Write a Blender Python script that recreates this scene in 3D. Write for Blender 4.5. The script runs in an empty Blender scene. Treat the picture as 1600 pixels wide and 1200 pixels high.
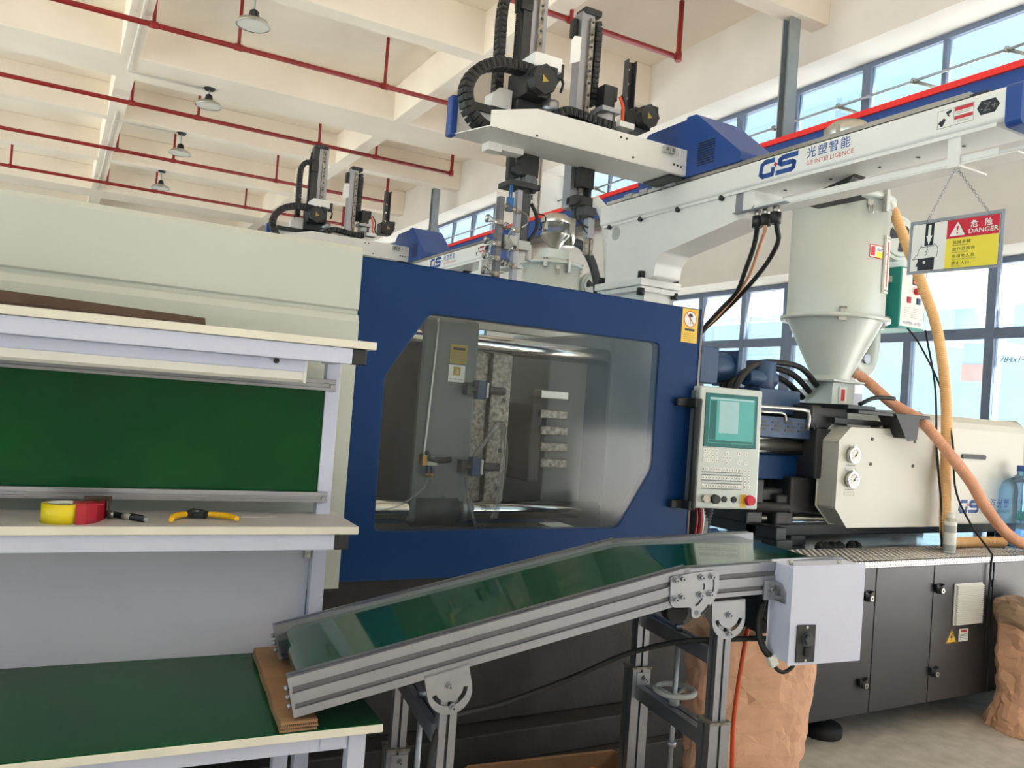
import bpy, math, random
from mathutils import Matrix, Vector
from mathutils.geometry import tessellate_polygon
random.seed(7)
SC = bpy.context.scene
COL = SC.collection

# ---------------------------------------------------------------- camera, sky, sun, exposure
def build_camera():
    yaw, pitch, roll = (math.radians(a) for a in (29.136, 1.508, 4.184))
    fw = Vector((math.sin(yaw)*math.cos(pitch), math.cos(yaw)*math.cos(pitch), math.sin(pitch)))
    r = Vector((math.cos(yaw), -math.sin(yaw), 0)); u = r.cross(fw)
    rt = math.cos(roll)*r + math.sin(roll)*u; up = -math.sin(roll)*r + math.cos(roll)*u
    cam = bpy.data.cameras.new('camera'); o = bpy.data.objects.new('camera', cam); COL.objects.link(o)
    cam.sensor_fit = 'HORIZONTAL'; cam.sensor_width = 36.0; cam.lens = 1289.5/1600*36
    cam.clip_start = 0.02; cam.clip_end = 300
    m = Matrix((rt, up, -fw)).transposed().to_4x4(); m.translation = Vector((0, 0, 1.6)); o.matrix_world = m
    SC.camera = o
build_camera()
w = bpy.data.worlds.new('sky'); SC.world = w; w.use_nodes = True
nt = w.node_tree; nt.nodes.clear()
wo = nt.nodes.new('ShaderNodeOutputWorld'); wb = nt.nodes.new('ShaderNodeBackground')
tc = nt.nodes.new('ShaderNodeTexCoord'); nz = nt.nodes.new('ShaderNodeTexNoise'); rp = nt.nodes.new('ShaderNodeValToRGB')
nz.inputs['Scale'].default_value = 2.2; nz.inputs['Detail'].default_value = 5
rp.color_ramp.elements[0].position = 0.42; rp.color_ramp.elements[0].color = (0.50, 0.80, 1.0, 1)
rp.color_ramp.elements[1].position = 0.75; rp.color_ramp.elements[1].color = (0.86, 0.96, 1.0, 1)
nt.links.new(tc.outputs['Generated'], nz.inputs['Vector']); nt.links.new(nz.outputs['Fac'], rp.inputs['Fac'])
nt.links.new(rp.outputs['Color'], wb.inputs['Color']); nt.links.new(wb.outputs[0], wo.inputs[0])
wb.inputs['Strength'].default_value = 0.55
def sun(name, direction, strength, color, angle):
    l = bpy.data.lights.new(name, 'SUN'); l.energy = strength; l.color = color; l.angle = math.radians(angle)
    o = bpy.data.objects.new(name, l); COL.objects.link(o); o.location = (0, 0, 30)
    o.rotation_euler = (-Vector(direction)).to_track_quat('-Z', 'Y').to_euler()
sun('sun', (0.12, -0.75, 0.65), 14.0, (1.0, 0.97, 0.945), 1.5)
vs = SC.view_settings
vs.view_transform = 'Standard'; vs.look = 'None'; vs.gamma = 1.0; vs.use_curve_mapping = False; vs.exposure = 1.58
SC.cycles.use_denoising = True
SC.cycles.max_bounces = 10; SC.cycles.diffuse_bounces = 6; SC.cycles.glossy_bounces = 4
SC.cycles.transparent_max_bounces = 12; SC.cycles.caustics_reflective = False; SC.cycles.caustics_refractive = False
SC.cycles.sample_clamp_indirect = 6.0

# ---------------------------------------------------------------- materials
def lin(c):
    return tuple((v/255/12.92 if v <= 10.3 else ((v/255+0.055)/1.055)**2.4) for v in c)
MATS = {}
def mat(name, rgb, rough=0.5, metal=0.0, var=0.06, scale=6.0, bump=0.0, bscale=40.0, spec=0.5, coat=0.0, rgb2=None, detail=4.0, stretch=None):
    m = bpy.data.materials.new(name); m.use_nodes = True; MATS[name] = m
    n = m.node_tree; b = n.nodes['Principled BSDF']
    b.inputs['Roughness'].default_value = rough; b.inputs['Metallic'].default_value = metal
    b.inputs['Specular IOR Level'].default_value = spec; b.inputs['Coat Weight'].default_value = coat
    c = lin(rgb); c2 = lin(rgb2) if rgb2 else tuple(v*(1-var*2) for v in c); c1 = c if rgb2 else tuple(min(1, v*(1+var)) for v in c)
    t = n.nodes.new('ShaderNodeTexCoord'); x = n.nodes.new('ShaderNodeTexNoise'); r = n.nodes.new('ShaderNodeValToRGB')
    x.inputs['Scale'].default_value = scale; x.inputs['Detail'].default_value = detail
    r.color_ramp.elements[0].position = 0.3; r.color_ramp.elements[1].position = 0.7
    r.color_ramp.elements[0].color = (*c2, 1); r.color_ramp.elements[1].color = (*c1, 1)
    src = t.outputs['Object']
    if stretch:
        mp = n.nodes.new('ShaderNodeMapping'); mp.inputs['Scale'].default_value = stretch
        n.links.new(src, mp.inputs['Vector']); src = mp.outputs['Vector']
    n.links.new(src, x.inputs['Vector']); n.links.new(x.outputs['Fac'], r.inputs['Fac']); n.links.new(r.outputs['Color'], b.inputs['Base Color'])
    if bump:
        y = n.nodes.new('ShaderNodeTexNoise'); y.inputs['Scale'].default_value = bscale; y.inputs['Detail'].default_value = 3
        bp = n.nodes.new('ShaderNodeBump'); bp.inputs['Strength'].default_value = bump; bp.inputs['Distance'].default_value = 0.01
        n.links.new(src, y.inputs['Vector']); n.links.new(y.outputs['Fac'], bp.inputs['Height']); n.links.new(bp.outputs['Normal'], b.inputs['Normal'])
    return m
def glass_mat(name, tint, gloss, haze, hazecol, rough=0.02):
    m = bpy.data.materials.new(name); m.use_nodes = True; MATS[name] = m
    n = m.node_tree; n.nodes.clear()
    o = n.nodes.new('ShaderNodeOutputMaterial'); tr = n.nodes.new('ShaderNodeBsdfTransparent'); gl = n.nodes.new('ShaderNodeBsdfGlossy'); df = n.nodes.new('ShaderNodeBsdfDiffuse')
    m1 = n.nodes.new('ShaderNodeMixShader'); m2 = n.nodes.new('ShaderNodeMixShader'); fr = n.nodes.new('ShaderNodeFresnel'); ma = n.nodes.new('ShaderNodeMath')
    tr.inputs[0].default_value = (*tint, 1); gl.inputs['Roughness'].default_value = rough; df.inputs[0].default_value = (*hazecol, 1)
    gl.inputs['Color'].default_value = (1, 1, 1, 1)
    fr.inputs['IOR'].default_value = 1.45; ma.operation = 'MULTIPLY'; ma.inputs[1].default_value = gloss
    t = n.nodes.new('ShaderNodeTexCoord'); x = n.nodes.new('ShaderNodeTexNoise'); x.inputs['Scale'].default_value = 7; x.inputs['Detail'].default_value = 6
    hz = n.nodes.new('ShaderNodeMath'); hz.operation = 'MULTIPLY'; hz.inputs[1].default_value = haze*2
    n.links.new(t.outputs['Object'], x.inputs['Vector']); n.links.new(x.outputs['Fac'], hz.inputs[0])
    n.links.new(fr.outputs[0], ma.inputs[0]); n.links.new(hz.outputs[0], m1.inputs[0]); n.links.new(tr.outputs[0], m1.inputs[1]); n.links.new(df.outputs[0], m1.inputs[2])
    n.links.new(ma.outputs[0], m2.inputs[0]); n.links.new(m1.outputs[0], m2.inputs[1]); n.links.new(gl.outputs[0], m2.inputs[2]); n.links.new(m2.outputs[0], o.inputs[0])
    return m
def glow_mat(name, rgb, strength):
    m = mat(name, rgb, 0.15); b = m.node_tree.nodes['Principled BSDF']
    b.inputs['Emission Color'].default_value = (*lin(rgb), 1); b.inputs['Emission Strength'].default_value = strength
    return m

mat('wall_paint', (230, 223, 215), 0.9, var=0.03, scale=1.2, bump=0.05, bscale=60)
mat('ceiling_paint', (250, 239, 224), 0.9, var=0.03, scale=0.9, bump=0.05, bscale=40)
mat('concrete', (206, 200, 191), 0.75, scale=9, rgb2=(176, 170, 160), bump=0.25, bscale=70, detail=8)
mat('outdoor_concrete', (224, 219, 212), 0.9, var=0.05, scale=0.6)
mat('red_paint', (150, 28, 26), 0.45, var=0.08)
mat('window_frame', (112, 124, 146), 0.5, metal=0.2)  # frames are dark grey; bluish window glare is put into this colour
glass_mat('window_glass', (0.93, 0.98, 0.99), 0.5, 0.01, (0.8, 0.85, 0.9))
glass_mat('door_acrylic', (0.88, 0.90, 0.90), 0.32, 0.03, (0.5, 0.52, 0.52), 0.08)
glass_mat('clear_plastic', (0.86, 0.88, 0.88), 1.0, 0.10, (0.8, 0.8, 0.76), 0.08)
glass_mat('blue_bottle', (0.50, 0.72, 0.92), 1.0, 0.16, (0.45, 0.65, 0.90), 0.08)
mat('machine_blue', (8, 52, 104), 0.45, spec=0.2, var=0.05, scale=2.5)
mat('robot_blue', (30, 72, 146), 0.4, var=0.04)
mat('motor_blue', (44, 72, 112), 0.45)
mat('cover_white', (196, 201, 192), 0.42, var=0.02, scale=1.5)
mat('panel_white', (214, 213, 203), 0.42, var=0.02, scale=1.5)
mat('robot_white', (234, 234, 232), 0.4, var=0.02)
mat('bench_white', (208, 212, 234), 0.4, var=0.02)
mat('bench_panel', (208, 208, 224), 0.5, var=0.04, scale=2)
mat('cream_edge', (232, 228, 214), 0.5, var=0.04, scale=8)
mat('shelf_top', (198, 194, 196), 0.45, var=0.04, scale=10)
mat('green_mat', (0, 78, 36), 0.22, scale=3.5, rgb2=(2, 64, 32), detail=6, spec=0.2)
mat('green_belt', (14, 70, 46), 0.10, var=0.05, scale=3, coat=0.4)
mat('aluminium', (158, 160, 168), 0.38, metal=0.85, var=0.05, scale=4)
mat('aluminium_slot', (112, 112, 118), 0.5, metal=0.7)
mat('steel', (190, 188, 180), 0.28, metal=0.9, var=0.05)
mat('chrome', (222, 220, 214), 0.14, metal=1.0, var=0.02)
mat('zinc', (164, 167, 174), 0.36, metal=0.8, var=0.06, scale=12)
mat('worn_steel', (176, 170, 160), 0.42, metal=0.5, scale=60, rgb2=(92, 84, 74), detail=9, bump=0.1)
mat('hanger_steel', (150, 158, 164), 0.5, metal=0.4)
mat('gunmetal', (74, 74, 77), 0.40, metal=0.5, var=0.06, scale=2.2)
mat('platen_grey', (112, 118, 122), 0.5, var=0.06, scale=5)
mat('black_iron', (46, 47, 50), 0.5, var=0.15, scale=14, bump=0.06)
mat('base_black', (56, 54, 52), 0.6, var=0.18, scale=7, bump=0.15, bscale=50)
mat('black_plastic', (34, 35, 37), 0.45, var=0.1)
mat('black_rubber', (28, 28, 29), 0.65, var=0.1)
mat('charcoal', (58, 62, 68), 0.45, var=0.05)
mat('teal', (40, 150, 142), 0.42, var=0.04)
mat('hopper_grey', (204, 212, 208), 0.36, var=0.02, metal=0.1)
mat('kraft', (230, 180, 148), 0.75, var=0.05, scale=12, bump=0.12, bscale=30)
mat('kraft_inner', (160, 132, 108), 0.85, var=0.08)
mat('cardboard', (158, 120, 86), 0.85, var=0.08, scale=18, bump=0.1)
mat('cardboard_dark', (80, 62, 50), 0.85, var=0.1, scale=12)  # shade on the top-shelf sheet's underside is put into this brown
mat('orange_hose', (246, 198, 140), 0.45, var=0.05)
mat('pink_hose', (240, 178, 144), 0.45, var=0.05)
mat('orange_cord', (226, 84, 40), 0.5)
mat('hot_orange', (240, 110, 20), 0.5)
mat('yellow_print', (240, 196, 70), 0.5, var=0.03)
mat('sign_yellow', (240, 222, 70), 0.5, var=0.02)
mat('sign_red', (206, 28, 60), 0.5, var=0.02)
mat('rail_red', (240, 44, 40), 0.45, var=0.03)  # red lifted: glare on the rail is put into the colour
mat('print_red', (200, 50, 60), 0.5, var=0.02)
mat('print_blue', (34, 78, 152), 0.5, var=0.02)
mat('print_black', (34, 38, 48), 0.5, var=0.02)
mat('print_grey', (120, 122, 120), 0.5, var=0.02)
mat('print_gold', (176, 152, 66), 0.5, var=0.02)
mat('print_white', (236, 236, 232), 0.5, var=0.01)
mat('white_plastic', (232, 230, 224), 0.4, var=0.02)
mat('grey_plastic', (176, 178, 176), 0.45, var=0.03)
mat('tape_yellow', (236, 214, 30), 0.25, var=0.04)
mat('handle_red', (178, 20, 46), 0.35, var=0.04)
mat('handle_yellow', (246, 190, 20), 0.4, var=0.03)
mat('blue_fitting', (30, 110, 180), 0.4)
mat('brass', (196, 150, 80), 0.35, metal=0.8)
mat('green_lens', (30, 110, 110), 0.3)
mat('canopy_white', (230, 228, 226), 0.6, var=0.03)
mat('outdoor_steel', (150, 180, 214), 0.6, var=0.04)
mat('faded_red', (226, 150, 150), 0.6)
mat('outdoor_wall', (214, 216, 222), 0.8, var=0.05)
mat('hose_grey', (206, 206, 204), 0.55, var=0.05, scale=30)
glow_mat('screen_teal', (84, 160, 156), 0.12)
glow_mat('screen_pale', (150, 184, 186), 0.12)
glow_mat('led_digits', (230, 90, 70), 0.6)
def wet_plate():
    m = mat('wet_plate', (170, 178, 186), 0.09, metal=0.95, var=0.2, scale=5, detail=8); return m
wet_plate()
mat('tread_plate', (180, 180, 182), 0.38, metal=0.7, var=0.08, scale=6)
mat('tread_bar', (226, 226, 224), 0.22, metal=0.8, var=0.03)

# ---------------------------------------------------------------- mesh helpers
class MB:
    def __init__(s): s.v = []; s.f = []; s.m = []; s.mi = 0; s.smooth = []
    def add(s, vs_, fs, smooth=False):
        b = len(s.v); s.v += [tuple(p) for p in vs_]
        for f in fs: s.f.append([b+i for i in f]); s.m.append(s.mi); s.smooth.append(smooth)
        return s
    def box(s, x0, x1, y0, y1, z0, z1, M=None):
        p = [Vector((x, y, z)) for x in (x0, x1) for y in (y0, y1) for z in (z0, z1)]
        if M: p = [M @ q for q in p]
        return s.add(p, [(0, 1, 3, 2), (4, 6, 7, 5), (0, 4, 5, 1), (2, 3, 7, 6), (0, 2, 6, 4), (1, 5, 7, 3)])
    def prism(s, poly, axis, a0, a1, holes=(), M=None):
        """polygon (with holes) in the plane across AXIS, extruded from a0 to a1"""
        def P(q, a):
            p = {'x': (a, q[0], q[1]), 'y': (q[0], a, q[1]), 'z': (q[0], q[1], a)}[axis]
            return M @ Vector(p) if M else Vector(p)
        loops = [list(poly)]+[list(h) for h in holes]
        flat = [q for l in loops for q in l]; n = len(flat)
        if holes or len(poly) > 4:
            tris = tessellate_polygon([[Vector((q[0], q[1], 0)) for q in l] for l in loops])
        else: tris = [tuple(range(len(poly)))]
        fs = [tuple(t) for t in tris]+[tuple(n+i for i in reversed(t)) for t in tris]
        st = 0
        for l in loops:
            k = len(l)
            for i in range(k): j = (i+1) % k; fs.append((st+i, st+j, n+st+j, n+st+i))
            st += k
        return s.add([P(q, a0) for q in flat]+[P(q, a1) for q in flat], fs)
    def cyl(s, p0, p1, r0, r1=None, n=16, cap=True):
        r1 = r0 if r1 is None else r1; p0 = Vector(p0); p1 = Vector(p1); d = (p1-p0).normalized()
        a = d.orthogonal().normalized(); b = d.cross(a)
        ring = [a*math.cos(2*math.pi*i/n)+b*math.sin(2*math.pi*i/n) for i in range(n)]
        bs = len(s.v); s.add([p0+q*r0 for q in ring]+[p1+q*r1 for q in ring], [(i, (i+1) % n, n+(i+1) % n, n+i) for i in range(n)], True)
        if cap:
            s.f += [[bs+i for i in reversed(range(n))], [bs+n+i for i in range(n)]]; s.m += [s.mi]*2; s.smooth += [False]*2
        return s
    def tube(s, pts, r, n=8, cap=True, fine=None):
        """round tube along a smoothed path; r is a number or a function of arc length"""
        P = spline(pts, fine) if fine else [Vector(p) for p in pts]
        L = 0; rings = []; t0 = (P[1]-P[0]).normalized(); a = t0.orthogonal().normalized()
        for i, p in enumerate(P):
            t = (P[min(i+1, len(P)-1)]-P[max(i-1, 0)]).normalized()
            a = (a-t*a.dot(t)).normalized(); b = t.cross(a)
            if i: L += (p-P[i-1]).length
            rr = r(L) if callable(r) else r
            rings.append([p+(a*math.cos(2*math.pi*k/n)+b*math.sin(2*math.pi*k/n))*rr for k in range(n)])
        bs = len(s.v); k = len(rings)
        s.add([q for g in rings for q in g], [(i*n+j, i*n+(j+1) % n, (i+1)*n+(j+1) % n, (i+1)*n+j) for i in range(k-1) for j in range(n)], True)
        if cap: s.f += [[bs+i for i in reversed(range(n))], [bs+(k-1)*n+i for i in range(n)]]; s.m += [s.mi]*2; s.smooth += [False]*2
        return s
    def lathe(s, prof, c, n=24, M=None, closed=False):
        """profile of (r, z) turned about the vertical through c"""
        c = Vector(c); vs_ = []
        for r, z in prof:
            for i in range(n):
                q = Vector((r*math.cos(2*math.pi*i/n), r*math.sin(2*math.pi*i/n), z)); vs_.append(c+(M @ q if M else q))
        k = len(prof)
        return s.add(vs_, [(i*n+j, i*n+(j+1) % n, (i+1)*n+(j+1) % n, (i+1)*n+j) for i in range(k-1) for j in range(n)], True)
    def mesh(s, name, mats):
        me = bpy.data.meshes.new(name); me.from_pydata(s.v, [], s.f)
        for m in (mats if isinstance(mats, (list, tuple)) else [mats]): me.materials.append(MATS[m])
        me.polygons.foreach_set('material_index', s.m); me.polygons.foreach_set('use_smooth', s.smooth)
        me.update(); me.validate(); return me
def spline(pts, step):
    P = [Vector(p) for p in pts]; out = []
    Q = [P[0]*2-P[1]]+P+[P[-1]*2-P[-2]]
    for i in range(1, len(Q)-2):
        a, b, c, d = Q[i-1:i+3]; k = max(2, int((c-b).length/step))
        for j in range(k):
            t = j/k; out.append(0.5*((2*b)+(c-a)*t+(2*a-5*b+4*c-d)*t*t+(3*b-a-3*c+d)*t**3))
    return out+[P[-1]]
ROOTS = {}
def props(o, label=None, cat=None, group=None, kind=None):
    for k, v in (('label', label), ('category', cat), ('group', group), ('kind', kind)):
        if v: o[k] = v
    return o
def thing(name, label, cat, loc=(0, 0, 0), rz=0.0, local=False, group=None):
    """an Empty at the thing's base; its parts are given in world (local=False) or in its own coordinates"""
    o = bpy.data.objects.new(name, None); COL.objects.link(o); o.empty_display_size = 0.1
    o.location = loc; o.rotation_euler = (0, 0, rz); props(o, label, cat, group)
    M = Matrix.Translation(loc) @ Matrix.Rotation(rz, 4, 'Z')
    ROOTS[o.name] = Matrix() if local else M.inverted()
    return o
def inv_of(parent):
    while parent is not None:
        if parent.name in ROOTS: return ROOTS[parent.name]
        parent = parent.parent
    return Matrix()
def put(name, mb, mats, parent=None, bevel=0.0, label=None, seg=2, kind=None):
    me = mb.mesh(name, mats) if isinstance(mb, MB) else mb
    M = inv_of(parent)
    if isinstance(mb, MB) and M != Matrix(): me.transform(M)
    o = bpy.data.objects.new(name, me); COL.objects.link(o)
    if parent is not None: o.parent = parent
    if bevel:
        b = o.modifiers.new('bevel', 'BEVEL'); b.width = bevel; b.segments = seg; b.limit_method = 'ANGLE'; b.angle_limit = math.radians(40)
    if label: o['label'] = label
    if kind: o['kind'] = kind
    return o
def piece(name, me, parent, M):
    """one more object that shares mesh data, at M (in the coordinates of the thing's builder)"""
    o = bpy.data.objects.new(name, me); COL.objects.link(o); o.parent = parent; o.matrix_basis = inv_of(parent) @ M
    return o
def solo(name, mb, mats, label, cat, base, bevel=0.0, group=None):
    """a thing that is one mesh, origin at its base"""
    me = mb.mesh(name, mats); me.transform(Matrix.Translation(-Vector(base)))
    o = bpy.data.objects.new(name, me); COL.objects.link(o); o.location = base; props(o, label, cat, group)
    ROOTS[o.name] = Matrix.Translation(base).inverted()
    if bevel:
        b = o.modifiers.new('bevel', 'BEVEL'); b.width = bevel; b.segments = 2; b.limit_method = 'ANGLE'
    return o
def struct(name, mb, mats, parent=None, bevel=0.0):
    o = put(name, mb, mats, parent, bevel)
    if parent is None: o['kind'] = 'structure'
    return o
def T(x, y, z): return Matrix.Translation((x, y, z))
def RX(a): return Matrix.Rotation(math.radians(a), 4, 'X')
def RY(a): return Matrix.Rotation(math.radians(a), 4, 'Y')
def RZ(a): return Matrix.Rotation(math.radians(a), 4, 'Z')
def copy_tree(o, parent=None, skip=()):
    c = o.copy(); COL.objects.link(c); c.parent = parent
    for ch in list(o.children):
        if not any(ch.name.startswith(k) for k in skip): copy_tree(ch, c, skip)
    return c
def arc(cx, cy, r, a0, a1, n):
    return [(cx+r*math.cos(math.radians(a0+(a1-a0)*i/n)), cy+r*math.sin(math.radians(a0+(a1-a0)*i/n))) for i in range(n+1)]
def rrect(x0, x1, y0, y1, r, n=4):
    return arc(x1-r, y1-r, r, 0, 90, n)+arc(x0+r, y1-r, r, 90, 180, n)+arc(x0+r, y0+r, r, 180, 270, n)+arc(x1-r, y0+r, r, 270, 360, n)
def slot(cx, cy, r, a0, a1, w, n=10):
    return arc(cx, cy, r+w, a0, a1, n)+arc(cx, cy, r-w, a1, a0, n)
def circle(cx, cy, r, n=16): return [(cx+r*math.cos(2*math.pi*i/n), cy+r*math.sin(2*math.pi*i/n)) for i in range(n)]
def round_poly(pts, r, n=4):
    out = []; k = len(pts)
    for i in range(k):
        a, b, c = (Vector(pts[(i+j) % k]) for j in (-1, 0, 1))
        u = (a-b).normalized(); v = (c-b).normalized(); p, q = b+u*r, b+v*r
        for j in range(n+1):
            t = j/n; out.append(tuple((1-t)**2*p+2*t*(1-t)*b+t*t*q))
    return out

class Face:
    """a flat surface to print on: origin, rightward and upward axes; N points out of it"""
    def __init__(s, O, U, V, parent):
        s.O = Vector(O); s.U = Vector(U).normalized(); s.V = Vector(V).normalized(); s.N = s.U.cross(s.V); s.parent = parent
        s.M = Matrix((s.U, s.V, s.N)).transposed().to_4x4(); s.M.translation = s.O
    def poly(s, name, polys, m, h=0.001, base=0.0, bevel=0):
        mb = MB()
        for p in polys: mb.prism(p, 'z', base, base+h, M=s.M)
        return put(name, mb, m, s.parent, bevel)
    def rect(s, name, x0, x1, y0, y1, m, h=0.001, base=0.0):
        return s.poly(name, [[(x0, y0), (x1, y0), (x1, y1), (x0, y1)]], m, h, base)
    def strokes(s, name, paths, wd, m, h=0.001, base=0.0):
        polys = []
        for p in paths:
            for a, b in zip(p, p[1:]):
                a = Vector(a); b = Vector(b); d = (b-a).normalized()*wd/2; k = Vector((-d.y, d.x)); a = a-d*0.6; b = b+d*0.6
                polys.append([tuple(a-k), tuple(b-k), tuple(b+k), tuple(a+k)])
        return s.poly(name, polys, m, h, base)
    def text(s, name, body, x, y, size, m, h=0.0006, base=0.0, align='LEFT', bold=0.0, sx=1.0, shear=0.0, spacing=1.0):
        cu = bpy.data.curves.new('print', 'FONT'); cu.body = body; cu.size = size; cu.align_x = align; cu.offset = bold*size; cu.shear = shear
        cu.space_character = spacing; cu.resolution_u = 3
        o = bpy.data.objects.new('print', cu); COL.objects.link(o)
        dg = bpy.context.evaluated_depsgraph_get(); me = bpy.data.meshes.new_from_object(o.evaluated_get(dg))
        bpy.data.objects.remove(o); bpy.data.curves.remove(cu)
        me.transform(inv_of(s.parent) @ s.M @ T(x, y, base+h) @ Matrix.Diagonal((sx, 1, 1, 1)))
        me.materials.clear(); me.materials.append(MATS[m]); me.name = name
        o = bpy.data.objects.new(name, me); COL.objects.link(o); o.parent = s.parent
        return o
    def block(s, name, x0, x1, y0, y1, h, m, base=0.0, bevel=0.0):
        mb = MB(); mb.box(x0, x1, y0, y1, base, base+h, M=s.M); return put(name, mb, m, s.parent, bevel)

def bolt_mesh(r, h, m='zinc'):
    mb = MB(); mb.cyl((0, 0, 0), (0, 0, h*0.25), r*1.35, n=14); mb.cyl((0, 0, h*0.25), (0, 0, h), r*0.85, n=12); mb.mi = 1
    mb.cyl((0, 0, h*0.98), (0, 0, h*1.02), r*0.4, n=6); return mb.mesh('bolt', [m, 'black_plastic'])
# ---------------------------------------------------------------- the hall
Y0, Y1, XL, XI, XO = -9.0, 29.0, -6.6, 7.5, 8.1
ZB, ZS = 6.24, 6.84
struct('floor', MB().box(XL, XO+0.3, Y0, Y1, -0.2, 0.0), 'concrete')
og = struct('outdoor_ground', MB().box(XO+0.3, 90, -60, 80, -0.35, -0.1).box(-80, XL-0.4, -60, 80, -0.35, -0.1).box(XL-0.4, XO+0.3, -60, Y0-0.4, -0.35, -0.1), 'outdoor_concrete')
ceil = struct('ceiling', MB().box(XL-0.4, XO+0.2, Y0-0.4, Y1+0.4, ZS, ZS+0.25), 'ceiling_paint')
beams_x = [(-6.9, -5.9), (-3.44, -3.17), (-0.1, 0.17), (2.75, 3.75), (6.58, 6.83), (9.86, 10.14), (13.17, 14.2), (16.44, 16.7), (19.76, 20.05), (23.2, 24.2), (26.5, 26.8)]
for a, b in beams_x: put('cross_beam', MB().box(XL, XI, a, b, ZB, ZS), 'ceiling_paint', ceil, 0.012)
for a in (-3.67, 0.51, 4.69): put('long_beam', MB().box(a, a+0.27, Y0, Y1, ZB+0.002, ZS), 'ceiling_paint', ceil, 0.012)
def rect2(a, b, c, d): return [(a, c), (b, c), (b, d), (a, d)]
UP = [(-7.6, 2.4), (4.1, 12.9), (14.65, 23.0)]
LOW = [(4.1, 12.9), (14.65, 23.0)]
holes = [rect2(a, b, 4.84, 5.88) for a, b in UP]+[rect2(a, b, 0.9, 3.4) for a, b in LOW]+[rect2(-6.5, 2.0, 0.02, 4.2)]
wr = struct('wall_right', MB().prism(rect2(Y0, Y1, 0, ZS), 'x', XI, XO, holes), 'wall_paint')
put('downpipe', MB().cyl((7.40, 12.98, 0), (7.40, 12.98, ZB), 0.075, n=14).cyl((7.40, 12.98, 5.25), (7.40, 12.98, 5.3), 0.09, n=14), 'wall_paint', wr)
ADDED_LEFT = [(-7.5, -2.2), (-1.0, 6.5), (8.0, 15.5), (17, 25)]  # windows added in the unseen left wall for more daylight inside
struct('wall_left', MB().prism(rect2(Y0, Y1, 0, ZS), 'x', XL-0.4, XL, [rect2(a, b, 4.6, 6.1) for a, b in ADDED_LEFT]+[rect2(a, b, 0.4, 4.2) for a, b in ADDED_LEFT]), 'wall_paint')  # unseen wall, set close so its added windows light more strongly
ADDED_FRONT = [(-6.0, -3.2), (-2.2, 2.4), (3.2, 7.0)]  # high windows added behind the camera to bring in daylight
struct('wall_front', MB().prism(rect2(XL, XO, 0, ZS), 'y', Y0-0.4, Y0, [rect2(a, b, 4.6, 6.1) for a, b in ADDED_FRONT]), 'wall_paint')
struct('wall_back', MB().box(XL, XO, Y1, Y1+0.4, 0, ZS), 'wall_paint')
NW = [0]
def window(axis, pos, u0, u1, z0, z1, mull, trans, depth=0.09, fm='window_frame', rail=0.06):
    """aluminium window: frame, mullions, transoms and one pane per light"""
    NW[0] += 1
    def bx(mb, ua, ub, za, zb, d0, d1):
        return mb.box(pos+d0, pos+d1, ua, ub, za, zb) if axis == 'x' else mb.box(ua, ub, pos+d0, pos+d1, za, zb)
    mb = MB()
    bx(mb, u0, u1, z0, z0+rail, 0, depth); bx(mb, u0, u1, z1-rail, z1, 0, depth); bx(mb, u0, u0+rail, z0, z1, 0, depth); bx(mb, u1-rail, u1, z0, z1, 0, depth)
    o = struct('window_%d' % NW[0], mb, fm)
    ms = sorted(mull); ts = sorted(trans)
    for u, wd in ms: put('mullion', bx(MB(), u-wd/2, u+wd/2, z0, z1, 0.003, depth-0.003), fm, o)
    for z, wd in ts: put('transom', bx(MB(), u0, u1, z-wd/2, z+wd/2, 0.006, depth-0.006), fm, o)
    us = [u0+rail]+[e for u, wd in ms for e in (u-wd/2, u+wd/2)]+[u1-rail]; zs = [z0+rail]+[e for z, wd in ts for e in (z-wd/2, z+wd/2)]+[z1-rail]
    for i in range(0, len(us), 2):
        for j in range(0, len(zs), 2): put('pane', bx(MB(), us[i], us[i+1], zs[j], zs[j+1], depth*0.45, depth*0.55), 'window_glass', o)
    return o
mu = [(5.46, 0.05), (6.43, 0.11), (7.47, 0.05), (8.46, 0.11), (9.48, 0.05), (10.48, 0.11), (11.5, 0.05)]
win_up = window('x', 8.0, 4.1, 12.9, 4.84, 5.88, mu, [])
win_low = window('x', 8.0, 4.1, 12.9, 0.9, 3.4, [(4.81, 0.09), (5.7, 0.09), (6.55, 0.16), (7.38, 0.17), (8.16, 0.08), (9.0, 0.08), (9.9, 0.17), (10.9, 0.08), (11.9, 0.08)], [(2.655, 0.11)])
window('x', 8.0, 14.65, 23.0, 4.84, 5.88, [(15.7+1.04*i, 0.11 if i % 2 else 0.05) for i in range(7)], [])
window('x', 8.0, 14.65, 23.0, 0.9, 3.4, [(15.7+1.04*i, 0.09) for i in range(7)], [(2.655, 0.11)])
window('x', 8.0, -7.6, 2.4, 4.84, 5.88, [(-6.5+1.3*i, 0.08) for i in range(7)], [])
for a, b in ADDED_LEFT:
    for z0, z1 in ((4.6, 6.1), (0.4, 4.2)): window('x', XL-0.3, a, b, z0, z1, [(a+(b-a)*i/4, 0.07) for i in (1, 2, 3)], [])
for a, b in ADDED_FRONT:
    for z0, z1 in ((4.6, 6.1),): window('y', Y0-0.3, a, b, z0, z1, [(a+(b-a)*i/3, 0.07) for i in (1, 2)], [])
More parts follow.
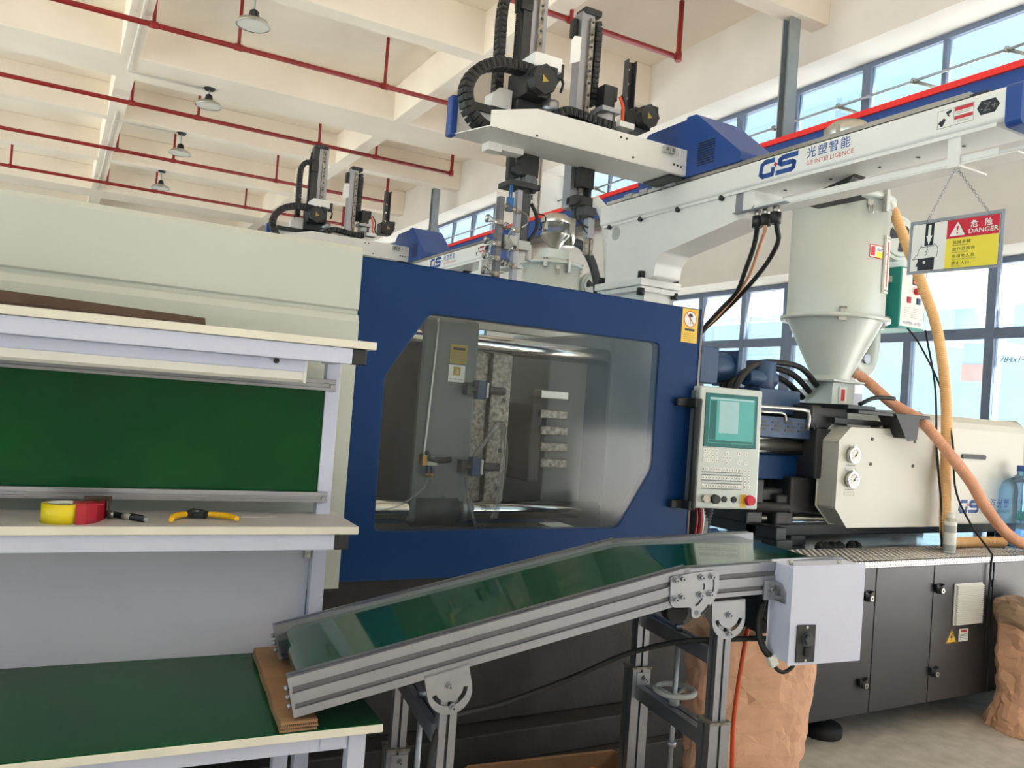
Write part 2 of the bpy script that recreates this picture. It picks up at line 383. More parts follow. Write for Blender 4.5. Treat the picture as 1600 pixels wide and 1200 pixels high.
# opener shaft of the high windows, with its stays
sh = put('opener_shaft', MB().cyl((7.88, 4.1, 5.42), (7.88, 12.9, 5.42), 0.016, n=8), 'zinc', win_up)
for y in (4.72, 5.72, 6.7, 7.7, 8.7, 9.7, 10.7, 11.7):
    put('window_stay', MB().cyl((7.88, y, 5.42), (7.98, y-0.36, 5.22), 0.02, n=8).cyl((7.88, y+0.012, 5.42), (7.88, y-0.012, 5.42), 0.04, n=8), 'steel', win_up)
sh2 = put('opener_shaft', MB().cyl((7.88, 14.65, 5.42), (7.88, 23, 5.42), 0.016, n=8), 'zinc', bpy.data.objects['window_3'])
# handwriting on a pane of the low window
fw_ = Face((8.035, 5.02, 2.33), (0, -1, 0), (0, 0, 1), win_low)
fw_.text('handwriting', '784x140', 0.30, 0.04, 0.085, 'print_grey', shear=0.3)

# ---------------------------------------------------------------- things on the ceiling
def sprinkler(y, z, x0, x1, drops, label, elbow=True):
    t = thing('sprinkler_pipe', label, 'pipe', (x0, y, z), group='red sprinkler pipes under the ceiling')
    put('main_pipe', MB().cyl((x0, y, z), (x1, y, z), 0.035, n=12), 'red_paint', t)
    for x in drops:
        put('hanger_pipe', MB().cyl((x, y, z), (x, y, ZS), 0.024, n=10).cyl((x-0.05, y, z), (x+0.05, y, z), 0.045, n=12), 'red_paint', t)
    if elbow:
        put('end_riser', MB().tube([(x1-0.06, y, z), (x1-0.01, y, z), (x1, y, z+0.02), (x1, y, z+0.07), (x1, y, ZS)], 0.033, 12).cyl((x1, y, z-0.045), (x1, y, z+0.06), 0.045, n=12), 'red_paint', t)
sprinkler(8.1, 6.12, -6.5, 6.56, (0.8, 1.85, 4.95), 'red sprinkler pipe passing behind the tops of the near robot arms')
sprinkler(11.5, 6.12, -6.5, 6.6, (0.8, 1.85, 3.92), 'red sprinkler pipe crossing behind the nearest pendant lamp')
sprinkler(15.0, 6.12, -6.5, 6.63, (0.81, 1.85, 3.95, 5.05), 'red sprinkler pipe second from the top left, below the second pendant lamp')
sprinkler(18.3, 6.12, -6.5, 6.5, (0.8, 1.85, 3.95, 5.05), 'red sprinkler pipe passing behind the far robot arms')
sprinkler(21.6, 6.12, -6.5, 6.5, (-1.15, 0.8, 1.85, 3.95), 'farthest red sprinkler pipe just above the cream machine cover')
def pendant(x, y, zd, ztop, label):
    t = thing('pendant_lamp', label, 'lamp', (x, y, zd), group='pendant lamps in a row')
    put('cord', MB().cyl((x, y, zd+0.14), (x, y, ztop), 0.012, n=6), 'grey_plastic', t)
    put('ceiling_rose', MB().cyl((x, y, ztop-0.03), (x, y, ztop), 0.07, 0.09, n=14), 'black_plastic', t)
    put('lamp_holder', MB().lathe([(0.02, 0.16), (0.05, 0.14), (0.06, 0.09), (0.075, 0.05)], (x, y, zd), 14), 'black_plastic', t)
    put('shade', MB().lathe([(0.07, 0.055), (0.11, 0.05), (0.17, 0.02), (0.195, -0.02), (0.198, -0.035), (0.185, -0.035)], (x, y, zd), 28), 'steel', t)
    put('diffuser', MB().lathe([(0.186, -0.03), (0.12, -0.036), (0.0005, -0.038)], (x, y, zd), 28), 'white_plastic', t)
pendant(1.75, 10.0, 5.86, ZB, 'nearest pendant lamp, hanging at the top edge of the picture')
pendant(1.83, 13.75, 5.99, ZB, 'pendant lamp on a short stem, second from the front')
pendant(1.78, 16.57, 5.88, ZB, 'pendant lamp third from the front, on a thin cord')
pendant(1.80, 19.9, 5.88, ZB, 'farthest pendant lamp, just above the cream cover')
# white conduits under the long beam
solo('conduit', MB().tube([(0.66, 6.9, 6.22), (0.66, 12.9, 6.22), (0.66, 13.68, 6.2), (0.68, 13.75, 6.21), (1.75, 13.78, 6.22)], 0.016, 6), 'wall_paint', 'white cable conduit along the left ceiling beam to the second lamp', 'conduit', (0.66, 10, 6.2))
solo('conduit', MB().tube([(0.64, 16.0, 6.22), (0.64, 16.5, 6.21), (0.7, 16.57, 6.21), (1.72, 16.57, 6.22)], 0.016, 6).tube([(0.64, 16.5, 6.22), (0.64, 23, 6.22)], 0.016, 6), 'wall_paint', 'white cable conduit under the far part of the left ceiling beam', 'conduit', (0.66, 16.5, 6.2))
# hanging runway beam along the window wall
g = thing('runway_beam', 'long blue steel runway beam with a red top edge along the windows', 'beam', (7.0, 12, 4.42))
put('web', MB().box(6.93, 7.07, -2.0, 27, 4.46, 4.76), 'robot_blue', g)
put('bottom_flange', MB().box(6.88, 7.12, -2.0, 27, 4.42, 4.46), 'gunmetal', g)
put('red_rail', MB().box(6.90, 7.10, -2.0, 27, 4.76, 4.82), 'rail_red', g, label='red top edge, brightened for glare')
for y in (-3.3, 6.74, 16.76, 23.7):
    put('hanger', MB().prism([(6.99, y-0.06), (7.15, y-0.06), (7.15, y-0.045), (7.075, y-0.045), (7.075, y+0.045), (7.15, y+0.045), (7.15, y+0.06), (6.99, y+0.06), (6.99, y+0.045), (7.065, y+0.045), (7.065, y-0.045), (6.99, y-0.045)], 'z', 4.8, ZB), 'hanger_steel', g)
# ---------------------------------------------------------------- outside the windows
cn = thing('canopy', 'white corrugated canopy outside above the low windows', 'canopy', (8.2, 8.5, 3.3))
prof = []
for i in range(27): prof.append((8.15+i*0.05, 3.36-0.03*((i//2) % 2)-0.004*i))
put('sheet', MB().prism(prof+[(x, z+0.012) for x, z in reversed(prof)], 'y', 3.6, 13.4), 'canopy_white', cn)
put('edge_beam', MB().box(9.40, 9.46, 3.6, 13.4, 3.16, 3.26), 'canopy_white', cn)
for y in (4.3, 6.6, 9.0, 11.4): put('bracket', MB().box(8.1, 9.42, y-0.03, y+0.03, 3.2, 3.26), 'canopy_white', cn)
def outdoor_post(x, y, wd, z1, label, red=False):
    t = thing('steel_column', label, 'column', (x, y, -0.1))
    put('shaft', MB().box(x-wd/2, x+wd/2, y-wd/2, y+wd/2, -0.1, z1), 'outdoor_steel', t)
    put('collar', MB().lathe([(wd*0.72, 2.95), (wd*1.1, 3.15), (wd*1.1, 3.55), (wd*0.72, 3.75)], (x, y, 0), 4, M=RZ(45)), 'outdoor_steel', t)
    if red: put('red_band', MB().box(x-wd*0.53, x+wd*0.53, y-wd*0.53, y+wd*0.53, 2.42, 2.66), 'faded_red', t)
outdoor_post(11.5, 7.0, 0.34, 4.6, 'pale blue steel column with a red band outside the window', True)
fb = thing('outdoor_shed', 'pale open shed with a sloping roof beyond the window', 'building', (19, 8, -0.1))
put('roof', MB().prism([(4.0, 3.35), (8.2, 3.05), (12.6, 3.9), (12.6, 4.15), (8.2, 3.3), (4.0, 3.6)], 'x', 15, 21), 'outdoor_wall', fb)
for y in (4.6, 8.2, 12.2): put('post', MB().box(15.2, 15.5, y-0.15, y+0.15, -0.1, 3.3), 'outdoor_wall', fb)
# ---------------------------------------------------------------- injection moulding machine
YF = 2.78
mc = thing('injection_machine', 'blue and cream injection moulding machine filling the middle', 'machine', (2.5, 3.45, 0))
put('bed_frame', MB().box(-1.6, 3.2, 2.96, 3.95, 0.31, 0.90), 'base_black', mc, 0.01)
put('base_beam', MB().box(-1.6, 3.24, 2.85, 4.0, 0.19, 0.31).box(-1.6, 3.24, 2.80, 4.05, 0.06, 0.19), 'base_black', mc, 0.006)
put('drip_tray', MB().box(0.9, 2.50, 2.84, 3.95, 0.90, 0.94), 'base_black', mc)
# left cover over the toggle
prof = [(2.70, 0.945), (2.70, 1.845), (2.715, 1.868), (2.725, 1.874), (2.725, 1.884), (2.714, 1.890), (2.714, 2.085), (2.734, 2.105), (3.9, 2.105), (3.9, 2.06), (2.76, 2.06), (2.75, 0.945)]
put('toggle_cover', MB().prism(prof, 'x', -2.2, 0.895), 'cover_white', mc, label='cream left cover with a pressed crease')
put('cover_end', MB().box(0.86, 0.893, 2.75, 3.9, 0.945, 2.06), 'cover_white', mc)
# sliding door with its window
hole = round_poly([(1.188, 1.914), (1.031, 1.671), (1.037, 1.12), (2.099, 1.125), (2.259, 1.377), (2.258, 1.914)], 0.025)
door = put('safety_door', MB().prism([(0.90, 0.948), (2.478, 0.948), (2.478, 2.083), (0.90, 2.083)], 'y', YF, YF+0.05, [hole]), 'machine_blue', mc, 0.004, label='blue sliding safety door with a six-sided window')
put('window_pane', MB().prism(hole, 'y', YF+0.003, YF+0.008), 'door_acrylic', door, label='scuffed clear window pane')
put('edge_strip', MB().cyl((2.482, YF+0.03, 0.95), (2.482, YF+0.03, 2.08), 0.028, n=16), 'steel', door)
hd = MB(); hd.cyl((2.438, 2.715, 1.215), (2.438, 2.715, 1.685), 0.017, n=14)
for z in (1.23, 1.67): hd.box(2.415, 2.455, 2.705, YF, z-0.02, z+0.02).box(2.36, 2.44, YF-0.028, YF, z-0.018, z+0.018)
put('handle', hd, 'black_plastic', door, 0.005)
fd = Face((0, YF, 0), (1, 0, 0), (0, 0, 1), door)
fd.rect('warning_label', 2.372, 2.462, 1.932, 2.080, 'yellow_print')
fd.poly('no_entry_ring', [circle(2.417, 2.035, 0.036, 24)], 'print_red', 0.0006, 0.001)
fd.poly('no_entry_disc', [circle(2.417, 2.035, 0.0325, 24)], 'print_white', 0.0006, 0.0014)
fd.poly('umbrella_symbol', [arc(2.417, 2.045, 0.014, 0, 180, 8), rect2(2.4155, 2.4185, 2.012, 2.046)], 'print_black', 0.0004, 0.002)
fd.strokes('no_entry_bar', [[(2.394, 2.060), (2.440, 2.010)]], 0.004, 'print_red', 0.0004, 0.0025)
fd.rect('label_heading', 2.39, 2.445, 1.983, 1.993, 'print_black', 0.0005, 0.001)
fd.poly('label_lines', [rect2(2.383, 2.452-0.008*(i % 2), 1.971-i*0.008, 1.973-i*0.008) for i in range(5)], 'print_gold', 0.0005, 0.001)
# inside the clamp
mp = put('moving_platen', MB().box(1.25, 1.50, 2.985, 3.88, 1.12, 1.93), 'platen_grey', mc, 0.015)
put('guide_shoe', MB().box(1.28, 1.46, 3.0, 3.3, 1.10, 1.2), 'black_iron', mp)
fp = Face((0, 2.985, 0), (1, 0, 0), (0, 0, 1), mp)
fp.rect('gold_label', 1.373, 1.448, 1.752, 1.828, 'print_gold'); fp.rect('label_heading', 1.385, 1.438, 1.806, 1.816, 'print_black', 0.0005, 0.001)
fp.poly('label_lines', [rect2(1.38, 1.44, 1.795-i*0.008, 1.797-i*0.008) for i in range(5)], 'print_grey', 0.0005, 0.001)
fp.rect('white_label', 1.372, 1.444, 1.678, 1.746, 'print_white'); fp.rect('label_square', 1.392, 1.424, 1.705, 1.739, 'print_gold', 0.0005, 0.001)
fp.text('label_number', '3', 1.403, 1.711, 0.026, 'print_white', base=0.0016)
fp.poly('label_marks', [rect2(1.38+i*0.012, 1.386+i*0.012, 1.688, 1.691) for i in range(5)], 'print_grey', 0.0005, 0.001)
put('grease_pipe', MB().tube([(1.305, 2.97, 1.92), (1.30, 2.965, 1.80), (1.288, 2.965, 1.5), (1.283, 2.965, 1.40), (1.29, 2.965, 1.385), (1.33, 2.965, 1.375)], 0.006, 8, fine=0.03), 'steel', mp)
put('grease_hose', MB().tube([(1.292, 2.965, 1.40), (1.31, 2.96, 1.37), (1.36, 2.96, 1.365), (1.40, 2.965, 1.37)], 0.011, 8, fine=0.02), 'black_rubber', mp)
mn = MB(); mn.box(1.275, 1.293, 2.95, 2.985, 1.345, 1.385); mn.mi = 1; mn.box(1.297, 1.34, 2.955, 2.985, 1.345, 1.36)
for x in (1.303, 1.322): mn.mi = 2; mn.cyl((x, 2.962, 1.35), (x, 2.962, 1.315), 0.007, n=10); mn.mi = 0; mn.cyl((x, 2.962, 1.315), (x, 2.962, 1.30), 0.006, n=10)
put('grease_manifold', mn, ['brass', 'steel', 'motor_blue'], mp)
put('grease_tube', MB().tube([(1.303, 2.96, 1.30), (1.29, 2.95, 1.26), (1.20, 2.93, 1.20), (1.10, 2.92, 1.17)], 0.003, 6, fine=0.02), 'clear_plastic', mp)
put('grease_tube', MB().tube([(1.322, 2.96, 1.30), (1.335, 2.95, 1.255), (1.38, 2.95, 1.22)], 0.003, 6, fine=0.02), 'clear_plastic', mp)
mold = put('moving_mold', MB().box(1.505, 1.585, 3.05, 3.7, 1.18, 1.86), 'worn_steel', mc, 0.004)
put('cavity_plate', MB().box(1.592, 1.685, 3.03, 3.7, 1.16, 1.88), 'worn_steel', mold, 0.004)
for z in (1.62, 1.41, 1.34, 1.25): put('bolt_hole', MB().cyl((1.655, 3.029, z), (1.655, 3.04, z), 0.010, n=10), 'black_plastic', mold)
for z in (1.655, 1.345):
    c = MB(); c.box(1.492, 1.530, 2.95, 3.0, z-0.038, z+0.038); c.mi = 1; c.box(1.530, 1.539, 2.945, 3.0, z-0.03, z+0.03)
    c.mi = 2; c.box(1.44, 1.462, 2.945, 2.985, z-0.025, z+0.025).cyl((1.46, 2.97, z), (1.49, 2.97, z), 0.014, n=10).cyl((1.545, 2.97, z), (1.63, 2.985, z), 0.017, n=10)
    put('mold_clamp', c, ['motor_blue', 'white_plastic', 'black_iron'], mc, 0.003)
fm_ = put('fixed_mold', MB().box(1.90, 2.10, 3.08, 3.75, 1.16, 1.86), 'platen_grey', mc, 0.006)
for i, z in enumerate((1.66, 1.575, 1.505, 1.435, 1.365)): put('mold_rib', MB().box(1.83+0.006*i, 1.97+0.004*i, 3.02, 3.09, z-0.018, z+0.018), 'worn_steel' if i else 'steel', fm_, 0.004)
put('runner_block', MB().box(1.80, 1.86, 3.04, 3.5, 1.28, 1.62), 'black_iron', fm_, 0.01)
put('fixed_platen', MB().box(2.16, 2.55, 2.985, 3.88, 1.06, 1.96), 'platen_grey', mc, 0.015)
for y, z in ((3.03, 1.165), (3.03, 1.845), (3.80, 1.165), (3.80, 1.845)): put('tie_bar', MB().cyl((0.2, y, z), (2.6, y, z), 0.038, n=20), 'chrome', mc)
put('guide_bush', MB().cyl((1.275, 3.03, 1.165), (1.455, 3.03, 1.165), 0.068, n=24).cyl((1.455, 3.03, 1.165), (1.475, 3.03, 1.165), 0.060, n=24), 'black_iron', mc)
put('bush_nut', MB().cyl((1.475, 3.03, 1.165), (1.50, 3.03, 1.165), 0.058, n=6).cyl((1.50, 3.03, 1.165), (1.53, 3.03, 1.165), 0.050, n=6), 'zinc', mc)
put('top_rail', MB().box(1.50, 2.5, 3.5, 3.54, 1.99, 2.02).box(0.9, 2.6, 3.86, 3.92, 1.99, 2.07), 'panel_white', mc)
wh = put('water_hose', MB().tube([(1.63, 3.0, 1.53), (1.58, 2.97, 1.49), (1.52, 2.95, 1.42), (1.50, 2.96, 1.38)], 0.009, 8, fine=0.02), 'clear_plastic', mc)
put('water_hose', MB().tube([(1.64, 3.0, 1.53), (1.63, 2.96, 1.40), (1.625, 2.96, 1.25), (1.60, 2.96, 1.13)], 0.009, 8, fine=0.02), 'clear_plastic', mc)
put('water_hose', MB().tube([(1.645, 3.0, 1.52), (1.65, 2.965, 1.40), (1.64, 2.97, 1.25), (1.62, 2.965, 1.12)], 0.009, 8, fine=0.02), 'clear_plastic', mc)
put('water_hose', MB().tube([(1.47, 2.96, 1.30), (1.49, 2.95, 1.2), (1.53, 2.95, 1.10)], 0.006, 8, fine=0.02), 'clear_plastic', mc)
put('rear_guard', MB().prism(rect2(0.9, 2.5, 0.95, 1.97), 'y', 4.0, 4.03, [rect2(1.35, 2.42, 1.12, 1.95)]), 'machine_blue', mc)
put('inner_wall', MB().box(0.93, 0.95, 2.9, 3.98, 0.95, 2.0).box(0.95, 1.3, 3.9, 3.98, 0.95, 1.95), 'base_black', mc)

# right-hand cabinet base
cb = put('cabinet_base', MB().box(3.262, 6.6, 2.815, 4.1, 0.155, 0.902), 'gunmetal', mc)
xs = [(3.265, 3.797), (3.803, 4.279), (4.285, 4.830), (4.842, 5.6), (5.606, 6.598)]
lockm = MB(); lockm.prism(round_poly([(-0.035, 0.03), (-0.03, -0.012), (0, -0.028), (0.03, -0.012), (0.035, 0.03), (0, 0.012)], 0.006), 'y', -0.022, 0.0)
lockm.cyl((0, 0, -0.005), (0, -0.034, -0.005), 0.019, n=16); lockm.mi = 1; lockm.cyl((0, -0.034, -0.005), (0, -0.037, -0.005), 0.013, n=16); lockm.mi = 0; lockm.cyl((0, -0.037, -0.005), (0, -0.038, -0.005), 0.007, n=12)
lockm = lockm.mesh('lock', ['black_plastic', 'steel'])
locks = {0: [(3.73, 0.758), (3.726, 0.316)], 2: [(4.317, 0.771), (4.31, 0.32)]}
for i, (a, b) in enumerate(xs):
    pd = put('cabinet_door', MB().box(a, b, 2.800, 2.818, 0.155, 0.900), 'gunmetal', mc, 0.003)
    for x, z in locks.get(i, ()): piece('lock', lockm, pd, T(x, 2.80, z))
    if i == 2:
        fv = Face((0, 2.80, 0), (1, 0, 0), (0, 0, 1), pd)
        fv.block('vent_frame', 4.467, 4.725, 0.560, 0.792, 0.008, 'white_plastic', 0, 0.003)
        sl = MB(); sl.prism([(0, -0.006), (0, 0.006), (-0.016, -0.004), (-0.016, -0.007)], 'x', -0.122, 0.122); sl = sl.mesh('vent_slat', 'white_plastic')
        for k in range(19): piece('vent_slat', sl, pd, T(4.596, 2.792, 0.572+k*0.0116))
        fv.poly('warning_triangle', [round_poly([(4.418, 0.462), (4.522, 0.462), (4.470, 0.542)], 0.006)], 'yellow_print')
        fv.strokes('triangle_border', [[(4.424, 0.4655), (4.516, 0.4655), (4.470, 0.536), (4.424, 0.4655)]], 0.004, 'print_black', 0.0004, 0.001)
        fv.poly('lightning_symbol', [[(4.474, 0.518), (4.456, 0.492), (4.468, 0.492), (4.464, 0.472), (4.483, 0.500), (4.471, 0.500), (4.482, 0.518)]], 'print_black', 0.0004, 0.001)
        fv.rect('danger_label', 4.535, 4.622, 0.465, 0.535, 'print_white'); fv.rect('label_heading', 4.552, 4.606, 0.516, 0.529, 'print_red', 0.0004, 0.001)
        fv.poly('label_lines', [rect2(4.545, 4.612, 0.503-i_*0.009, 0.505-i_*0.009) for i_ in range(4)], 'print_blue', 0.0004, 0.001)
    if i == 3: put('hinge', MB().box(4.822, 4.85, 2.79, 2.80, 0.76, 0.80), 'black_plastic', pd)
dk = put('deck_plate', MB().box(2.52, 6.6, 2.80, 4.1, 0.902, 0.935), 'wet_plate', mc)
tp = put('tread_plate', MB().box(3.42, 6.6, 2.788, 3.125, 0.936, 0.940).box(3.42, 6.6, 2.788, 2.794, 0.904, 0.940), 'tread_plate', mc)
tr = MB(); k = 0
for i in range(150):
    for j in range(13):
        x = 3.43+i*0.021; y = 2.80+j*0.0255; s = 1 if (i+j) % 2 else -1
        a = math.radians(45*s+20); dx, dy = math.cos(a)*0.0115, math.sin(a)*0.0115; nx, ny = -math.sin(a)*0.0035, math.cos(a)*0.0035
        tr.add([(x-dx, y-dy, 0.940), (x+nx, y+ny, 0.940), (x+dx, y+dy, 0.940), (x-nx, y-ny, 0.940), (x, y, 0.9432)], [(0, 1, 4), (1, 2, 4), (2, 3, 4), (3, 0, 4)])
    if i < 150:
        for z in (0.913, 0.931):
            s = 1 if i % 2 else -1; x = 3.43+i*0.021; a = math.radians(60*s)
            dx, dz = math.cos(a)*0.011, math.sin(a)*0.009
            tr.add([(x-dx, 2.788, z-dz), (x-0.003, 2.788, z+0.002), (x+dx, 2.788, z+dz), (x+0.003, 2.788, z-0.002), (x, 2.7845, z)], [(0, 1, 4), (1, 2, 4), (2, 3, 4), (3, 0, 4)])
put('tread_pattern', tr, 'tread_bar', tp, kind='stuff')
def foot(x, y):
    m_ = MB(); m_.lathe([(0.0, 0.075), (0.06, 0.075), (0.095, 0.06), (0.105, 0.05), (0.105, 0.008), (0.10, 0.0)], (x, y, 0), 28)
    o = put('levelling_foot', m_, 'black_rubber', mc)
    put('foot_bolt', MB().cyl((x, y, 0.07), (x, y, 0.17), 0.02, n=12).cyl((x, y, 0.105), (x, y, 0.125), 0.045, n=6), 'zinc', o)
for x in (3.66, 5.6): foot(x, 2.97)
for x in (-0.5, 1.0, 2.6): put('levelling_foot', MB().lathe([(0, 0.06), (0.09, 0.05), (0.1, 0.0)], (x, 2.93, 0), 20), 'black_rubber', mc)

# injection unit
rl = MB()
for y in (3.28, 3.96): rl.box(3.42, 5.9, y, y+0.08, 0.985, 1.050)
rl.box(3.42, 3.50, 3.14, 4.04, 0.985, 1.055)
rails = put('slide_rail', rl, 'black_iron', mc, 0.006)
for x, y in ((3.72, 3.27), (3.47, 3.14), (3.47, 3.94), (5.75, 3.27)): put('rail_foot', MB().box(x-0.06, x+0.06, y-0.02, y+0.09, 0.937, 0.99), 'black_iron', rails, 0.004)
put('slide_shaft', MB().cyl((3.45, 3.32, 1.08), (5.85, 3.32, 1.08), 0.020, n=14).cyl((3.45, 4.0, 1.08), (5.85, 4.0, 1.08), 0.022, n=14), 'steel', rails)
cg = put('carriage', MB().box(3.60, 3.98, 3.22, 3.80, 1.12, 1.32).box(3.52, 3.66, 3.24, 3.38, 1.05, 1.22).box(3.70, 3.99, 3.15, 3.75, 1.32, 1.60), 'black_iron', mc, 0.012)
put('nozzle_plate', MB().box(3.30, 3.42, 3.24, 3.8, 1.06, 1.30).box(3.38, 3.62, 3.28, 3.36, 1.18, 1.25), 'black_iron', mc, 0.01)
put('carriage_cylinder', MB().cyl((3.30, 3.25, 1.15), (3.9, 3.25, 1.15), 0.03, n=14), 'black_iron', mc)
put('feed_block', MB().box(3.67, 3.97, 3.17, 3.75, 1.60, 1.725), 'black_iron', mc, 0.008)
put('lifting_eye', MB().cyl((3.71, 3.168, 1.61), (3.71, 3.175, 1.61), 0.022, n=16).cyl((3.71, 3.160, 1.61), (3.71, 3.175, 1.61), 0.010, n=12), 'charcoal', cg)
gd = put('barrel_guard', MB().prism([(3.20, 1.535), (3.20, 1.62), (3.30, 1.64), (3.70, 1.64), (3.70, 1.535)], 'y', 3.2, 3.24).box(3.20, 3.70, 3.2, 3.7, 1.636, 1.645), 'motor_blue', mc, label='blue slotted barrel guard')
sm = MB(); sm.prism(rrect(-0.028, 0.028, -0.006, 0.006, 0.006, 3), 'y', -0.002, 0.001); sm = sm.mesh('guard_slot', 'black_plastic')
for i in range(4):
    for j in range(3): piece('guard_slot', sm, gd, T(3.33+0.10*i+0.02*(j % 2), 3.199, 1.575+0.02*j))
for z in (1.525, 1.455): put('pull_rod', MB().cyl((2.55, 3.25, z), (3.95, 3.25, z), 0.014, n=14), 'chrome', mc)
put('injection_cylinder', MB().cyl((2.55, 3.28, 1.49), (3.9, 3.28, 1.49), 0.034, n=20), 'steel', mc)
put('cylinder_head', MB().box(3.16, 3.30, 3.18, 3.36, 1.43, 1.60), 'grey_plastic', mc, 0.006)
put('lower_cover', MB().box(3.0, 3.82, 3.28, 3.62, 1.30, 1.435), 'machine_blue', mc, 0.006)
put('cross_pipe', MB().tube([(3.10, 3.12, 1.690), (3.54, 3.12, 1.693), (3.585, 3.12, 1.68), (3.595, 3.12, 1.64), (3.596, 3.13, 1.585)], 0.010, 10, fine=0.03), 'steel', mc)
put('cross_pipe', MB().tube([(3.30, 3.2, 1.665), (3.47, 3.2, 1.668), (3.50, 3.2, 1.65), (3.505, 3.2, 1.62)], 0.008, 10, fine=0.03), 'steel', mc)
# cream front panel with two gauges
pn = put('side_panel', MB().prism([(3.75, 1.175), (3.75, 1.54), (3.84, 1.62), (4.17, 1.625), (4.235, 1.668), (4.52, 1.677), (4.585, 1.63), (4.745, 1.068), (3.863, 1.074)], 'y', 3.05, 3.17), 'panel_white', mc, 0.008, label='cream side panel with cut corners and two gauges')
for x, z in ((4.031, 1.561), (4.405, 1.563), (4.028, 1.421), (4.401, 1.421)): put('panel_screw', MB().cyl((x, 3.05, z), (x, 3.046, z), 0.010, n=10), 'black_plastic', pn)
for z in (1.466, 1.332):
    gm = MB(); gm.cyl((3.863, 3.05, z), (3.863, 3.02, z), 0.044, n=28); gm.mi = 1; gm.cyl((3.863, 3.02, z), (3.863, 3.0195, z), 0.036, n=28); gm.mi = 2
    gm.box(3.861, 3.865, 3.0175, 3.019, z-0.012, z+0.026, T(3.863, 0, z) @ RY(40) @ T(-3.863, 0, -z)).cyl((3.863, 3.019, z), (3.863, 3.016, z), 0.006, n=10)
    for a in range(-120, 121, 30): gm.box(-0.0012, 0.0012, 3.0185, 3.0195, 0.026, 0.034, T(3.863, 0, z) @ RY(a))
    gm.mi = 0; gm.box(3.855, 3.871, 3.024, 3.04, z+0.04, z+0.052)
    put('pressure_gauge', gm, ['chrome', 'print_white', 'print_black'], pn)
fg = Face((0, 3.05, 0), (1, 0, 0), (0, 0, 1), pn)
for z in (1.395, 1.262):
    fg.rect('gauge_caption', 3.83, 3.90, z+0.012, z+0.016, 'print_grey')
    fg.strokes('caption_box', [[(3.825, z), (3.905, z), (3.905, z-0.018), (3.825, z-0.018), (3.825, z)]], 0.001, 'print_grey')
rc = put('rear_cover', MB().prism([(3.10, 1.07), (3.10, 1.66), (3.115, 1.70), (3.16, 1.735), (3.80, 1.735), (3.80, 1.07)], 'x', 4.60, 5.62), 'panel_white', mc, 0.01, label='cream rear cover with blue and red logo')
fr = Face((0, 3.10, 0), (1, 0, 0), (0, 0, 1), rc)
put('recessed_grip', MB().prism(rrect(4.94, 5.19, 1.478, 1.506, 0.012), 'y', 3.092, 3.099), 'black_plastic', rc)
def gs_logo(F, x, y, h, parent_name='logo', plus=True):
    """the G and S mark with a small red cross between them"""
    W = h*1.42
    def tf(p): return (x+(p[0]*W*2+p[1]*0.16*h), y+p[1]*h)
    g_ = [[(0.36, 0.90), (0.13, 0.90), (0.06, 0.76), (0.06, 0.24), (0.13, 0.10), (0.38, 0.10), (0.38, 0.42)]]
    s_ = [[(0.95, 0.90), (0.60, 0.90), (0.53, 0.80), (0.53, 0.62), (0.60, 0.53), (0.86, 0.53), (0.92, 0.44), (0.92, 0.20), (0.86, 0.10), (0.50, 0.10)]]
    F.strokes(parent_name, [[tf(p) for p in q] for q in g_+s_], h*0.27, 'print_blue', 0.0008)
    cx, cy = tf((0.43, 0.62)); a = h*0.13; b = h*0.045
    F.poly('logo_cross', [rect2(cx-a, cx+a, cy-b, cy+b), rect2(cx-b, cx+b, cy-a, cy+a)], 'print_red', 0.0006, 0.0008)
gs_logo(fr, 4.935, 1.142, 0.078)
fr.text('lettering', '上海光塑', 5.20, 1.180, 0.062, 'print_blue', spacing=1.35, bold=0.01)
fr.text('lettering', 'GUANGSU MACHINERY', 5.16, 1.140, 0.031, 'print_grey')
# spout, hopper stand and hoses
sp = MB(); sp.prism([(4.12, 1.70), (4.30, 1.70), (4.285, 1.585), (4.215, 1.575)], 'y', 2.96, 3.08); put('purge_chute', sp, 'black_plastic', mc, 0.012)
put('slide_arm', MB().box(3.80, 4.42, 2.97, 3.05, 1.695, 1.715).box(3.75, 3.98, 3.0, 3.4, 1.715, 1.74), 'black_plastic', mc, 0.004)
put('slide_bar', MB().box(3.80, 4.30, 3.12, 3.2, 1.635, 1.665), 'black_iron', mc)
put('slide_handle', MB().tube([(3.97, 3.1, 1.75), (4.05, 3.08, 1.79), (4.12, 3.06, 1.80), (4.20, 3.05, 1.80)], 0.012, 10, fine=0.03), 'black_plastic', mc)
mb = MB(); mb.box(3.40, 3.72, 3.3, 3.7, 1.66, 1.80); mb.cyl((3.55, 3.45, 1.80), (3.55, 3.45, 1.96), 0.085, n=20); mb.cyl((3.40, 3.42, 1.86), (3.62, 3.42, 1.86), 0.05, n=16)
put('hydraulic_motor', mb, 'motor_blue', mc, 0.006)
for i in range(3): put('hydraulic_hose', MB().tube([(4.08, 3.50+0.05*i, 1.86-0.04*i), (3.92, 3.48+0.06*i, 1.95-0.04*i), (3.7, 3.45+0.06*i, 1.965-0.03*i), (3.45, 3.4+0.05*i, 1.93-0.03*i), (3.28, 3.36+0.05*i, 1.80), (3.22, 3.36+0.05*i, 1.62)], 0.018, 10, fine=0.04), 'black_rubber', mc)
mm = MB(); mm.cyl((3.17, 3.5, 1.90), (3.33, 3.5, 1.90), 0.085, n=20); mm.box(3.05, 3.18, 3.4, 3.6, 1.80, 2.0); mm.box(3.32, 3.345, 3.40, 3.6, 1.80, 2.0)
put('motor_bracket', MB().box(2.54, 3.10, 3.42, 3.58, 1.77, 1.80), 'platen_grey', mc)
put('clamp_motor', mm, 'motor_blue', mc, 0.006)
